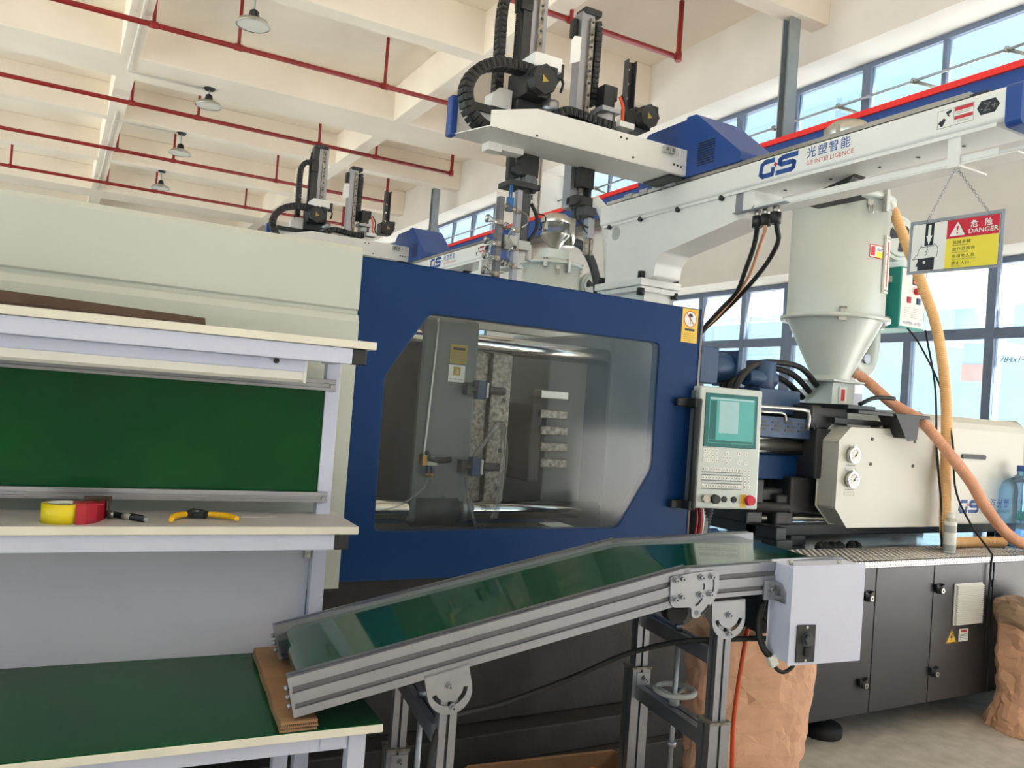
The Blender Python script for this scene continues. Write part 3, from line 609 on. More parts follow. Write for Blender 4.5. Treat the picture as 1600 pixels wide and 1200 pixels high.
put('conduit_hose', MB().tube([(2.62, 2.82, 1.22), (2.62, 2.86, 1.05), (2.62, 2.92, 0.93)], lambda s: 0.035+0.003*math.sin(s*420), 14, fine=0.004), 'black_rubber', mc)
for i, c in enumerate(('print_red', 'black_rubber', 'print_red', 'white_plastic')): put('loose_wire', MB().tube([(2.53+0.012*i, 2.80, 1.25), (2.545+0.012*i, 2.79, 1.16), (2.54+0.014*i, 2.80, 1.06)], 0.005, 6, fine=0.03), c, mc)
put('hydraulic_block', MB().box(2.8, 3.06, 3.25, 3.5, 0.94, 1.04).cyl((2.95, 3.3, 1.0), (3.15, 3.3, 1.0), 0.03, n=12), 'motor_blue', mc, 0.006)

# control panel on its arm
cp = put('control_panel', MB().box(0, 0.325, 0, 0.075, 0, 0.53, T(2.455, 2.715, 1.218) @ RZ(-9) @ RX(-1.5)), 'hopper_grey', mc, 0.008, label='grey control panel with screen, keypad and red stop button')
PM = T(2.455, 2.715, 1.218) @ RZ(-9) @ RX(-1.5)
fc = Face(PM @ Vector((0, 0, 0)), PM.to_3x3() @ Vector((1, 0, 0)), PM.to_3x3() @ Vector((0, 0, 1)), cp)
fc.block('screen_bezel', 0.028, 0.300, 0.268, 0.502, 0.003, 'green_lens', 0, 0.002)
fc.rect('screen', 0.048, 0.282, 0.285, 0.485, 'screen_teal', 0.001, 0.003)
fc.poly('screen_window', [rect2(0.10, 0.20, 0.33, 0.47), rect2(0.052, 0.278, 0.475, 0.483)], 'screen_pale', 0.0004, 0.004)
fc.poly('screen_bar', [rect2(0.052, 0.278, 0.288, 0.298), rect2(0.052, 0.085, 0.30, 0.47)], 'green_lens', 0.0004, 0.004)
keys = []
for i in range(4):
    for j in range(3): keys.append(rrect(0.030+i*0.020, 0.047+i*0.020, 0.200+j*0.021, 0.218+j*0.021, 0.003, 2))
for x, y in ((0.152, 0.242), (0.135, 0.222), (0.152, 0.222), (0.169, 0.222), (0.152, 0.201)): keys.append(rrect(x-0.008, x+0.008, y-0.008, y+0.009, 0.003, 2))
for x in (0.215, 0.252):
    for y in (0.243, 0.203): keys.append(rrect(x-0.009, x+0.009, y-0.010, y+0.010, 0.004, 2))
for j in range(3):
    for i in range(12): keys.append(rrect(0.030+i*0.0165+0.004*(i//2 % 2), 0.044+i*0.0165+0.004*(i//2 % 2), 0.090+j*0.036, 0.106+j*0.036, 0.002, 2))
for i in range(2):
    for j in range(4): keys.append(rrect(0.245+i*0.018, 0.260+i*0.018, 0.090+j*0.023, 0.108+j*0.023, 0.003, 2))
fc.poly('keypad', keys, 'print_white', 0.0015)
fc.poly('key_shading', [rect2(0.028, 0.236, 0.084+0.036*j, 0.088+0.036*j) for j in range(3)]+[rect2(0.028, 0.236, 0.108+0.036*j, 0.112+0.036*j) for j in range(2)], 'print_grey', 0.0006)
fc.poly('key_symbols', [rect2(k[0][0]-0.010, k[0][0]-0.006, sum(q[1] for q in k)/len(k)-0.003, sum(q[1] for q in k)/len(k)+0.003) for k in keys], 'print_grey', 0.0004, 0.0015)
def knob(name, x, y, r, h, m_): 
    a = fc.M @ Vector((x, y, 0)); b = fc.M @ Vector((x, y, h)); put(name, MB().cyl(a, b, r, r*0.92, n=20), m_, cp)
knob('key_switch', 0.048, 0.043, 0.018, 0.02, 'chrome'); knob('black_knob', 0.098, 0.042, 0.021, 0.02, 'black_plastic'); knob('socket_cap', 0.148, 0.042, 0.014, 0.006, 'black_plastic'); knob('socket_cap', 0.198, 0.042, 0.014, 0.006, 'black_plastic')
fc.rect('stop_plate', 0.232, 0.264, 0.008, 0.066, 'yellow_print', 0.001)
a = fc.M @ Vector((0.268, 0.042, 0)); b = fc.M @ Vector((0.268, 0.042, 0.016)); c_ = fc.M @ Vector((0.268, 0.042, 0.034))
put('stop_button', MB().cyl(a, b, 0.013, n=16).cyl(b, c_, 0.024, 0.021, n=24), 'sign_red', cp, label='red emergency stop button')
put('side_panel_recess', MB().box(-0.012, 0.0, 0.012, 0.07, 0.02, 0.51, PM), 'platen_grey', cp, 0.003)
put('panel_arm', MB().box(0.06, 0.12, 0.075, 0.14, 0.0, 0.06, PM).box(2.55, 2.62, 2.80, 2.95, 0.94, 1.26), 'platen_grey', mc, 0.004)
# ---------------------------------------------------------------- take-out robot
def chain_links(parent, name, pts, wd, h, step, flip=0.0):
    """cable chain: a dark inner band with one object per link"""
    P = spline(pts, 0.004); out = [P[0]]; acc = 0
    for a, b in zip(P, P[1:]):
        acc += (b-a).length
        if acc >= step: out.append(b.copy()); acc = 0
    band = put(name, MB().tube(out, h*0.36, 6), 'black_rubber', parent)
    lm = MB(); L = step*0.46
    lm.box(-L, L, -wd/2, wd/2, -h/2, h/2); lm.box(-L*0.55, L*0.55, -wd/2-0.003, wd/2+0.003, -h*0.32, h*0.32); lm.box(-L*0.6, L*0.6, -wd*0.42, wd*0.42, -h*0.55, h*0.55)
    me = lm.mesh('chain_link', 'black_plastic')
    for a, b in zip(out, out[1:]):
        d = (b-a).normalized(); y = Vector((0, 1, 0)); y = (y-d*y.dot(d)).normalized(); z = d.cross(y)
        M = Matrix((d, y, z)).transposed().to_4x4(); M.translation = (a+b)/2
        piece('chain_link', me, band, M)
    return band
XB = 2.4
rb = thing('takeout_robot', 'white gantry take-out robot over the near machine with two upright arms', 'robot', (2.5, 3.3, 2.2))
# pillar and flange
put('mount_block', MB().prism([(3.10, 1.96), (3.14, 2.20), (3.46, 2.20), (3.50, 1.96)], 'x', 2.42, 2.60), 'robot_white', rb, 0.012)
fl = put('mount_flange', MB().box(2.385, 2.63, 3.105, 3.49, 2.215, 2.250).box(2.395, 2.62, 3.115, 3.48, 2.188, 2.214), 'robot_white', rb, 0.005)
sc = MB(); sc.cyl((0, 0, 0), (0, 0, 0.032), 0.019, n=16); sc = sc.mesh('cap_screw', 'black_plastic')
for x, y in ((2.405, 3.13), (2.405, 3.46), (2.61, 3.13), (2.61, 3.46)): piece('cap_screw', sc, fl, T(x, y, 2.25)); piece('cap_screw', sc, fl, T(x, y, 2.17))
pil = round_poly([(3.435, 2.25), (3.445, 2.545), (2.44, 2.545), (2.44, 2.475), (2.50, 2.435), (2.99, 2.355), (3.04, 2.31), (3.05, 2.25)], 0.012)
pl_ = put('pillar', MB().prism(pil, 'x', XB+0.012, XB+0.17), 'robot_white', rb, 0.008)
put('pillar_hole', MB().cyl((XB+0.0105, 3.37, 2.50), (XB+0.013, 3.37, 2.50), 0.034, n=24), 'grey_plastic', pl_)
# traverse beam
bm = put('traverse_beam', MB().prism(rrect(XB, XB+0.17, 2.552, 2.655, 0.014), 'y', 1.43, 3.50), 'robot_white', rb, label='white traverse beam with company lettering')
put('beam_ledge', MB().box(XB+0.004, XB+0.17, 1.46, 3.48, 2.540, 2.552), 'robot_white', bm)
put('end_cap', MB().prism(rrect(XB-0.003, XB+0.173, 2.530, 2.66, 0.02), 'y', 1.385, 1.432), 'robot_blue', bm, 0.008)
sc2 = MB(); sc2.cyl((0, 0, 0), (-0.012, 0, 0), 0.012, n=12); sc2 = sc2.mesh('cap_screw', 'black_plastic')
for y in (3.42, 3.17, 2.90, 2.62): piece('cap_screw', sc2, bm, T(XB+0.01, y, 2.538))
hs = MB(); hs.cyl((0, 0, 0), (0, 0, -0.002), 0.006, n=10); hs = hs.mesh('beam_hole', 'black_plastic')
for y in (2.36, 2.14, 1.93, 1.78, 1.62): piece('beam_hole', hs, bm, T(XB+0.10, y, 2.5395))
rk = put('rack_rail', MB().box(XB+0.02, XB+0.16, 1.50, 3.46, 2.655, 2.668), 'black_iron', bm)
put('linear_rail', MB().box(XB+0.005, XB+0.03, 1.55, 3.46, 2.656, 2.672), 'steel', bm)
for y in (2.96, 3.06, 3.16, 3.28): put('rail_block', MB().box(XB+0.0, XB+0.05, y-0.03, y+0.03, 2.656, 2.682), 'grey_plastic', bm, 0.003)
put('rail_bracket', MB().prism([(3.40, 2.60), (3.53, 2.60), (3.53, 2.66), (3.40, 2.66)], 'x', XB+0.02, XB+0.16), 'grey_plastic', bm)
fb_ = Face((XB, 0, 0), (0, -1, 0), (0, 0, 1), bm)
gs_logo(fb_, -2.415, 2.573, 0.069)
fb_.text('lettering', '光塑智能', -2.172, 2.607, 0.044, 'print_blue', spacing=1.28, bold=0.008)
fb_.text('lettering', 'GS INTELLIGENCE', -2.172, 2.577, 0.0235, 'print_red', spacing=1.12)
fb_.rect('warning_sticker', -1.648, -1.530, 2.577, 2.633, 'print_white', 0.0008)
fb_.strokes('sticker_border', [[(-1.648, 2.577), (-1.530, 2.577), (-1.530, 2.633), (-1.648, 2.633), (-1.648, 2.577)], [(-1.594, 2.577), (-1.594, 2.633)]], 0.0012, 'print_grey', 0.0003, 0.0008)
fb_.poly('sticker_red_bands', [rect2(-1.592, -1.532, 2.620, 2.632), rect2(-1.592, -1.532, 2.593, 2.604)], 'print_red', 0.0003, 0.0008)
fb_.poly('sticker_figure', [[(-1.638, 2.582), (-1.630, 2.582), (-1.620, 2.602), (-1.628, 2.608), (-1.640, 2.594)], [(-1.622, 2.626), (-1.600, 2.630), (-1.604, 2.620), (-1.612, 2.618), (-1.606, 2.607), (-1.614, 2.612)], [(-1.640, 2.602), (-1.632, 2.598), (-1.628, 2.590), (-1.646, 2.590)]], 'print_black', 0.0003, 0.0008)
fb_.poly('sticker_lines', [rect2(-1.588, -1.538-0.006*(i % 2), 2.615-i*0.005, 2.6165-i*0.005) for i in range(2)]+[rect2(-1.582, -1.545, 2.588-i*0.004, 2.5892-i*0.004) for i in range(2)], 'print_grey', 0.0003, 0.0008)
fb_.poly('axis_marker', [[(-1.520, 2.608), (-1.508, 2.585), (-1.464, 2.585), (-1.450, 2.606), (-1.464, 2.628), (-1.508, 2.628)]], 'print_black', 0.0008)
fb_.text('axis_letters', '-Z+', -1.485, 2.594, 0.036, 'print_grey', base=0.0008, align='CENTER', shear=0.1)
# cable tray plate under the beam
tr_ = put('cable_plate', MB().box(2.42, 2.50, 1.40, 2.55, 2.452, 2.458).box(2.42, 2.424, 1.46, 2.55, 2.458, 2.480), 'robot_white', rb, 0.002)
put('tray_side', MB().box(2.50, 2.60, 1.35, 2.45, 2.49, 2.496), 'robot_white', tr_)
put('tray_strap', MB().box(XB+0.01, XB+0.014, 1.575, 1.615, 2.45, 2.552).box(XB+0.01, XB+0.16, 1.575, 1.615, 2.446, 2.452), 'robot_white', tr_)
put('tray_bracket', MB().box(2.41, 2.60, 2.50, 2.54, 2.46, 2.545).box(2.385, 2.41, 2.25, 2.53, 2.452, 2.456), 'zinc', tr_)
put('chain_end', MB().prism(arc(2.02, 2.50, 0.045, -90, 90, 8)+[(2.02, 2.545), (2.25, 2.50), (2.25, 2.458)], 'x', 2.51, 2.57), 'black_plastic', tr_)
# connectors with cables hanging from the bracket
CB = [[(2.42, 2.421, 2.43), (2.42, 2.421, 2.38), (2.488, 2.50, 2.33), (2.597, 2.65, 2.265), (2.695, 2.80, 2.188), (2.726, 2.95, 2.107), (2.715, 3.05, 2.0), (2.70, 3.1, 1.8)],
      [(2.42, 2.377, 2.43), (2.42, 2.377, 2.37), (2.52, 2.50, 2.335), (2.626, 2.65, 2.25), (2.706, 2.80, 2.19), (2.735, 2.95, 2.10), (2.72, 3.06, 2.0), (2.70, 3.12, 1.8)],
      [(2.42, 2.325, 2.43), (2.43, 2.325, 2.37), (2.54, 2.42, 2.345), (2.66, 2.60, 2.285), (2.73, 2.80, 2.19), (2.75, 2.95, 2.105), (2.73, 3.07, 2.0), (2.70, 3.14, 1.8)]]
for i, (pts_, cm) in enumerate(zip(CB, ('black_rubber', 'pink_hose', 'black_rubber'))):
    y = pts_[0][1]
    cn_ = MB(); cn_.cyl((2.42, y, 2.43), (2.42, y, 2.385), 0.021, n=14); cn_.mi = 1; cn_.cyl((2.42, y, 2.455), (2.42, y, 2.425), 0.014, n=12)
    o = put('connector', cn_, ['black_plastic', 'steel'], tr_)
    put('drop_cable', MB().tube(pts_, 0.010 if i != 1 else 0.007, 8, fine=0.03), cm, o)
# blue drive housing on the carriage
bh = put('drive_housing', MB().prism(round_poly([(2.515, 2.672), (2.515, 2.712), (2.715, 2.875), (2.80, 2.945), (2.868, 2.948), (2.868, 2.672)], 0.012), 'x', XB-0.005, XB+0.24), 'robot_blue', rb, 0.006, label='blue drive housing with a louvred side')
put('housing_back', MB().prism(round_poly([(2.87, 2.672), (2.87, 2.946), (3.16, 2.946), (3.215, 2.90), (3.215, 2.672)], 0.02), 'x', XB+0.012, XB+0.235), 'robot_blue', bh)
lv = MB(); lv.box(-0.0015, 0.001, -0.052, 0.052, -0.0022, 0.0022); lv = lv.mesh('louvre', 'black_plastic')
for i in range(10): piece('louvre', lv, bh, T(XB-0.006, 2.725, 2.708+i*0.0108))
put('carriage_plate', MB().box(XB-0.08, XB+0.16, 2.87, 3.06, 2.668, 2.682), 'black_iron', rb)
# kick beam along the machine axis
kb = MB()
kb.prism([(1.410, 2.682), (2.400, 2.682), (2.400, 2.794), (1.615, 2.794), (1.410, 2.740)], 'y', 2.850, 2.854)
kb.prism([(1.34, 3.075), (1.34, 3.05), (1.410, 2.852), (2.400, 2.852), (2.400, 3.075)], 'z', 2.678, 2.682)
kb.prism([(1.350, 2.682), (2.400, 2.682), (2.400, 2.832), (1.350, 2.832)], 'y', 3.050, 3.075)
kbo = put('kick_beam', kb, 'robot_white', rb, label='white horizontal channel beam carrying the arms')
put('end_cap', MB().box(1.322, 1.352, 3.035, 3.085, 2.672, 2.836), 'robot_blue', kbo, 0.005)
put('beam_rail', MB().box(1.40, 2.36, 3.035, 3.05, 2.80, 2.83).box(1.66, 2.36, 2.96, 3.0, 2.70, 2.78), 'black_iron', kbo)
hs2 = MB(); hs2.cyl((0, 0, 0), (0, -0.002, 0), 0.005, n=10); hs2 = hs2.mesh('beam_hole', 'black_plastic')
for x, z in ((2.03, 2.772), (2.06, 2.772), (2.345, 2.715), (2.325, 2.716), (2.365, 2.713), (1.62, 2.686), (2.10, 2.70)): piece('beam_hole', hs2, kbo, T(x, 2.85, z))
fk = Face((0, 2.85, 0), (1, 0, 0), (0, 0, 1), kbo)
for x in (2.268, 2.302): fk.block('sensor', x-0.014, x+0.014, 2.755, 2.786, 0.02, 'grey_plastic', 0, 0.002); fk.rect('sensor_window', x-0.007, x+0.007, 2.761, 2.777, 'platen_grey', 0.001, 0.02)
fk.strokes('knockout', [[(2.335, 2.757), (2.335, 2.785), (2.345, 2.785), (2.345, 2.757)], [(2.365, 2.757), (2.365, 2.785), (2.377, 2.785), (2.377, 2.757)], circle(2.38, 2.712, 0.010, 12)], 0.0012, 'print_grey', 0.0004)
def motor(x, y, z, r, L, name):
    o = MB(); o.prism(circle(x, z, r, 8), 'y', y, y+L*0.28); o.cyl((x, y+L*0.28, z), (x, y+L*0.34, z), r*0.95, n=16)
    o.box(x-r*0.92, x+r*0.92, y+L*0.34, y+L, z-r*0.92, z+r*0.92); o.mi = 1; o.cyl((x, y+L, z), (x, y+L*1.35, z), r*0.85, n=18); o.mi = 0
    o.box(x+r*0.5, x+r*1.15, y+L*0.1, y+L*0.32, z+r*0.4, z+r*1.15)
    m_ = put(name, o, ['black_plastic', 'steel'], rb, 0.004)
    F = Face((x, y, z), (1, 0, 0), (0, 0, 1), m_)
    F.poly('warning_triangle', [[(-r*0.24, -r*0.30), (-r*0.24, r*0.26), (r*0.26, -r*0.14)]], 'print_gold', 0.001)
    return m_
motor(1.65, 2.865, 2.93, 0.058, 0.17, 'kick_motor'); motor(2.245, 2.94, 2.94, 0.050, 0.15, 'sub_motor')
# main arm
ma = put('main_arm', MB().box(1.690, 1.765, 3.09, 3.15, 2.56, 3.50), 'aluminium', rb, label='taller aluminium upright arm')
put('arm_rail', MB().box(1.718, 1.742, 3.076, 3.09, 2.60, 3.48), 'worn_steel', ma)
rh = MB(); rh.cyl((0, 0.001, 0), (0, -0.002, 0), 0.006, n=10); rh = rh.mesh('rail_bolt', 'black_plastic')
for i in range(10): piece('rail_bolt', rh, ma, T(1.730, 3.075, 2.95+i*0.055))
put('arm_side', MB().box(1.648, 1.690, 3.09, 3.16, 2.95, 3.50), 'black_iron', ma)
put('arm_head', MB().box(1.63, 1.69, 3.08, 3.15, 3.30, 3.40), 'black_plastic', ma, 0.006)
put('arm_cap', MB().box(1.655, 1.76, 3.08, 3.16, 3.49, 3.52), 'black_plastic', ma, 0.006)
tb = MB()
for i in range(46): tb.box(1.620, 1.640, 3.10, 3.112, 2.98+i*0.0095, 2.9845+i*0.0095)
tb.box(1.626, 1.640, 3.10, 3.112, 2.62, 3.45); put('toothed_belt', tb, 'black_rubber', ma)
put('carriage_cover', MB().box(1.628, 1.758, 2.925, 3.09, 3.000, 3.060), 'robot_white', ma, 0.004)
put('carriage_body', MB().box(1.60, 1.76, 3.0, 3.10, 2.83, 3.0), 'black_iron', ma, 0.006)
put('carriage_side', MB().prism([(1.500, 2.835), (1.500, 2.885), (1.53, 2.91), (1.585, 2.91), (1.585, 2.835)], 'y', 3.03, 3.10), 'robot_white', ma, 0.004)
put('gearbox', MB().cyl((1.755, 3.0, 2.90), (1.755, 3.0, 2.84), 0.04, n=18).cyl((1.755, 3.0, 2.84), (1.755, 3.0, 2.83), 0.052, n=18), 'zinc', ma)
put('motor_plug', MB().box(1.755, 1.785, 2.95, 2.99, 2.99, 3.05).tube([(1.775, 2.96, 3.0), (1.785, 2.95, 2.97), (1.775, 2.95, 2.93)], 0.006, 8, fine=0.02), 'black_plastic', ma)
chain_links(ma, 'cable_chain', [(1.63, 2.965, 2.985), (1.53, 2.965, 2.985), (1.44, 2.965, 2.962), (1.375, 2.965, 2.912), (1.345, 2.965, 2.84), (1.362, 2.965, 2.765), (1.41, 2.965, 2.718), (1.47, 2.965, 2.703), (1.62, 2.965, 2.703)], 0.062, 0.042, 0.024)
chain_links(ma, 'cable_chain', [(1.560, 3.12, 2.84), (1.560, 3.12, 3.05), (1.558, 3.12, 3.26), (1.572, 3.12, 3.34), (1.62, 3.12, 3.375), (1.665, 3.12, 3.34), (1.668, 3.12, 3.16)], 0.05, 0.034, 0.022)
chain_links(kbo, 'cable_chain', [(1.73, 2.93, 2.812), (1.79, 2.93, 2.846), (1.86, 2.93, 2.845), (1.95, 2.93, 2.838), (2.06, 2.93, 2.836)], 0.055, 0.034, 0.022)
put('chain_bracket', MB().box(2.055, 2.135, 2.90, 2.97, 2.84, 2.866), 'robot_white', kbo, 0.003)
# sub arm
sa = put('sub_arm', MB().box(1.945, 2.012, 3.09, 3.15, 2.50, 3.385), 'aluminium', rb, label='shorter aluminium upright arm')
put('arm_rail', MB().box(1.985, 2.006, 3.076, 3.09, 2.55, 3.36), 'worn_steel', sa)
for i in range(9): piece('rail_bolt', rh, sa, T(1.9955, 3.075, 2.90+i*0.055))
put('arm_head', MB().box(1.955, 2.045, 3.08, 3.16, 3.38, 3.408), 'black_plastic', sa, 0.004)
put('arm_side_plate', MB().prism([(1.895, 3.13), (1.895, 3.235), (1.91, 3.26), (1.945, 3.265), (1.945, 3.155)], 'y', 3.085, 3.09), 'robot_white', sa)
put('rear_guide', MB().box(1.925, 1.945, 3.12, 3.16, 3.28, 3.36), 'black_plastic', sa, 0.004)
chain_links(sa, 'cable_chain', [(2.035, 3.11, 2.98), (2.038, 3.11, 3.15), (2.04, 3.11, 3.32), (2.028, 3.11, 3.372)], 0.05, 0.032, 0.022)
put('lift_motor', MB().box(2.045, 2.105, 3.02, 3.09, 2.95, 3.06).box(2.10, 2.125, 3.03, 3.07, 3.0, 3.065), 'black_plastic', sa, 0.004)
put('lift_gearbox', MB().cyl((2.07, 3.04, 2.95), (2.07, 3.04, 2.86), 0.045, n=18).box(2.02, 2.12, 2.99, 3.09, 2.93, 2.95), 'zinc', sa)
put('motor_lead', MB().tube([(2.115, 3.0, 3.01), (2.13, 2.99, 2.96), (2.125, 2.98, 2.90), (2.15, 2.98, 2.87)], 0.007, 8, fine=0.02), 'orange_cord', sa)
put('motor_lead', MB().tube([(2.125, 3.0, 3.02), (2.15, 2.99, 2.97), (2.145, 2.98, 2.91), (2.16, 2.98, 2.88)], 0.005, 8, fine=0.02), 'black_rubber', sa)
put('cable_post', MB().prism(rect2(2.29, 2.335, 2.93, 3.295), 'y', 3.22, 3.226, [circle(2.3125, 2.98+0.07*i, 0.008, 8) for i in range(5)]).box(2.287, 2.291, 3.19, 3.226, 2.93, 3.295).box(2.333, 2.337, 3.19, 3.226, 2.93, 3.295), 'gunmetal', rb)
# what hangs below the beam
put('rack_end', MB().box(1.490, 1.555, 3.02, 3.08, 2.645, 2.680).box(1.555, 1.66, 3.02, 3.09, 2.655, 2.682), 'robot_white', ma, 0.003)
put('wrist_block', MB().box(1.672, 1.762, 3.06, 3.15, 2.585, 2.69).box(1.625, 1.655, 3.08, 3.11, 2.56, 2.70).cyl((1.655, 3.05, 2.60), (1.655, 3.12, 2.60), 0.022, n=14), 'black_iron', ma, 0.004)
put('wrist_joint', MB().box(1.70, 1.75, 3.06, 3.13, 2.55, 2.59).cyl((1.71, 3.05, 2.57), (1.71, 3.12, 2.57), 0.018, n=12).cyl((1.74, 3.05, 2.565), (1.74, 3.10, 2.565), 0.014, n=12), 'platen_grey', ma)
put('tool_plate', MB().box(1.615, 1.765, 3.04, 3.15, 2.528, 2.552).cyl((1.74, 3.06, 2.515), (1.74, 3.06, 2.53), 0.012, n=10).cyl((1.70, 3.08, 2.49), (1.70, 3.08, 2.53), 0.028, n=14), 'black_iron', ma, 0.003)
put('air_fitting', MB().cyl((1.622, 3.05, 2.53), (1.622, 3.05, 2.47), 0.004, n=8).cyl((1.632, 3.05, 2.53), (1.632, 3.05, 2.47), 0.004, n=8).box(1.613, 1.640, 3.04, 3.06, 2.415, 2.475), 'blue_fitting', ma, 0.002)
gp = put('gripper_bracket', MB().prism([(1.676, 2.505), (1.732, 2.505), (1.732, 2.485), (1.724, 2.485), (1.722, 2.30), (1.690, 2.30), (1.672, 2.33), (1.680, 2.42)], 'y', 3.05, 3.10), 'charcoal', rb, 0.003)
put('gripper_bar', MB().box(1.650, 1.675, 3.03, 3.06, 2.05, 2.51), 'aluminium', gp, 0.002)
put('gripper_bar', MB().box(1.567, 1.592, 3.03, 3.06, 2.05, 2.467), 'aluminium_slot', gp, 0.002)
put('gripper_hose', MB().tube([(1.735, 3.06, 2.47), (1.76, 3.05, 2.42), (1.765, 3.05, 2.37), (1.745, 3.05, 2.33), (1.73, 3.05, 2.31)], 0.008, 8, fine=0.02), 'black_rubber', gp)
put('gripper_hose', MB().tube([(1.765, 3.05, 2.43), (1.795, 3.04, 2.425), (1.80, 3.04, 2.40), (1.775, 3.04, 2.39), (1.785, 3.04, 2.37), (1.77, 3.04, 2.36)], 0.003, 6, fine=0.01), 'black_rubber', gp)
put('gripper_valve', MB().box(1.60, 1.66, 3.02, 3.06, 2.25, 2.31).box(1.67, 1.73, 3.03, 3.06, 2.26, 2.30).cyl((1.73, 3.045, 2.29), (1.73, 3.045, 2.22), 0.013, n=10), 'grey_plastic', gp, 0.003)
cupm = MB(); cupm.cyl((0.012, 0, 0), (-0.030, 0, 0.004), 0.007, n=10); cupm.mi = 1; cupm.cyl((-0.030, 0, 0.004), (-0.052, 0, 0.008), 0.010, 0.018, n=14); cupm.cyl((-0.052, 0, 0.008), (-0.058, 0, 0.009), 0.018, 0.015, n=14); cupm.mi = 2; cupm.box(-0.012, 0.014, -0.010, 0.010, -0.010, 0.010)
cupm = cupm.mesh('suction_cup', ['steel', 'clear_plastic', 'worn_steel'])
for x, z in ((1.655, 2.418), (1.655, 2.338), (1.655, 2.262), (1.655, 2.185), (1.568, 2.356), (1.568, 2.266), (1.568, 2.205), (1.568, 2.140)):
    piece('suction_cup', cupm, gp, T(x, 3.03, z))
for x, z in ((1.655, 2.418), (1.655, 2.338), (1.655, 2.262), (1.568, 2.356), (1.568, 2.266), (1.568, 2.205)):
    s_ = -1 if x < 1.6 else (1 if z > 2.35 else -1)
    put('air_tube', MB().tube([(x, 3.02, z), (x+0.035*s_, 3.01, z-0.012), (x+0.042*s_, 3.01, z-0.045), (x+0.012*s_, 3.01, z-0.075)], 0.0045, 8, fine=0.01), 'clear_plastic', gp)
sgp = put('sprue_gripper', MB().box(1.965, 2.045, 3.05, 3.14, 2.59, 2.70).box(2.02, 2.035, 3.05, 3.1, 2.535, 2.60), 'black_iron', rb, 0.004)
put('gripper_wrist', MB().box(1.945, 2.04, 3.04, 3.12, 2.505, 2.55).box(1.96, 2.02, 3.04, 3.10, 2.49, 2.51), 'black_iron', sgp, 0.006)
put('gripper_arm', MB().box(1.965, 2.035, 3.0, 3.10, 2.455, 2.495).box(2.015, 2.03, 3.02, 3.04, 2.42, 2.50), 'charcoal', sgp, 0.004)
put('gripper_cylinder', MB().box(2.000, 2.036, 3.01, 3.045, 2.36, 2.45), 'zinc', sgp, 0.003)
put('gripper_jaw', MB().box(2.000, 2.018, 3.015, 3.04, 2.285, 2.36), 'worn_steel', sgp, 0.003); put('gripper_jaw', MB().box(2.023, 2.040, 3.015, 3.04, 2.285, 2.36), 'worn_steel', sgp, 0.003)
put('gripper_hose', MB().tube([(1.965, 3.02, 2.52), (1.93, 3.0, 2.49), (1.925, 3.0, 2.44), (1.96, 3.0, 2.41), (2.0, 3.01, 2.405)], 0.005, 8, fine=0.02), 'black_rubber', sgp)
put('gripper_hose', MB().tube([(1.95, 3.01, 2.45), (1.98, 3.0, 2.385), (2.0, 3.01, 2.38)], 0.003, 8, fine=0.02), 'black_rubber', sgp)
# the same robot on the machine behind
DY = 3.36
rb2 = copy_tree(rb, None, skip=('drop_cable', 'connector'))
rb2.location.y += DY-0.08
rb2['label'] = 'white gantry take-out robot farther back, seen above the cream cover'

# ---------------------------------------------------------------- danger sign hanging from the beam
sg = thing('danger_sign', 'hanging danger sign with crushed helmet picture, red and yellow panels', 'sign', (2.405, 1.578, 2.11))
Os = Vector((2.405, 1.730, 2.120)); Us = Vector((0, -0.309, -0.008)); Vs = Vector((0.012, 0.004, 0.176))
fs = Face(Os, Us, Vs, sg)
W, H = 0.309, 0.176
put('plate', MB().box(0, W, 0, H, -0.003, 0, fs.M), 'zinc', sg)
fs.rect('white_field', 0.010, W-0.012, 0.008, H-0.012, 'print_white', 0.0004)
fs.strokes('border_line', [[(0.010, 0.008), (W-0.012, 0.008), (W-0.012, H-0.012), (0.010, H-0.012), (0.010, 0.008)]], 0.0012, 'print_black', 0.0003, 0.0004)
fs.rect('red_panel', 0.130, W-0.014, 0.104, H-0.013, 'sign_red', 0.0003, 0.0005); fs.rect('yellow_panel', 0.130, W-0.014, 0.009, 0.1035, 'sign_yellow', 0.0003, 0.0005)
fs.poly('warning_triangle', [round_poly([(0.139, 0.111), (0.190, 0.111), (0.1645, 0.156)], 0.003)], 'print_white', 0.0003, 0.0009)
fs.poly('exclamation_mark', [[(0.1605, 0.142), (0.1685, 0.142), (0.166, 0.127), (0.163, 0.127)], circle(0.1645, 0.1205, 0.003, 10)], 'sign_red', 0.0003, 0.0013)
fs.text('lettering', '危', 0.206, 0.134, 0.024, 'print_white', base=0.0009, bold=0.02); fs.text('lettering', '险', 0.250, 0.134, 0.024, 'print_white', base=0.0009, bold=0.02)
fs.text('lettering', 'DANGER', 0.200, 0.114, 0.0205, 'print_white', base=0.0009, bold=0.012, sx=1.12)
for i, (c_, e_) in enumerate((('机械手臂', 'Mechanical arm'), ('动作范围内', 'Range of Motion'), ('非相关人员', 'Non-essential personnel'), ('禁止入内', 'Off Limits'))):
    fs.text('lettering', c_, 0.152, 0.086-i*0.0222, 0.0122, 'print_black', base=0.0009, spacing=1.22, sx=1.1)
    fs.text('lettering', e_, 0.152, 0.0785-i*0.0222, 0.0078, 'print_grey', base=0.0009)
fs.rect('black_column', 0.056, 0.086, 0.090, H-0.013, 'print_black', 0.0003, 0.0005)
fs.poly('down_arrow', [[(0.066, 0.157), (0.076, 0.157), (0.076, 0.122), (0.0815, 0.122), (0.071, 0.092), (0.0605, 0.122), (0.066, 0.122)]], 'print_white', 0.0003, 0.0009)
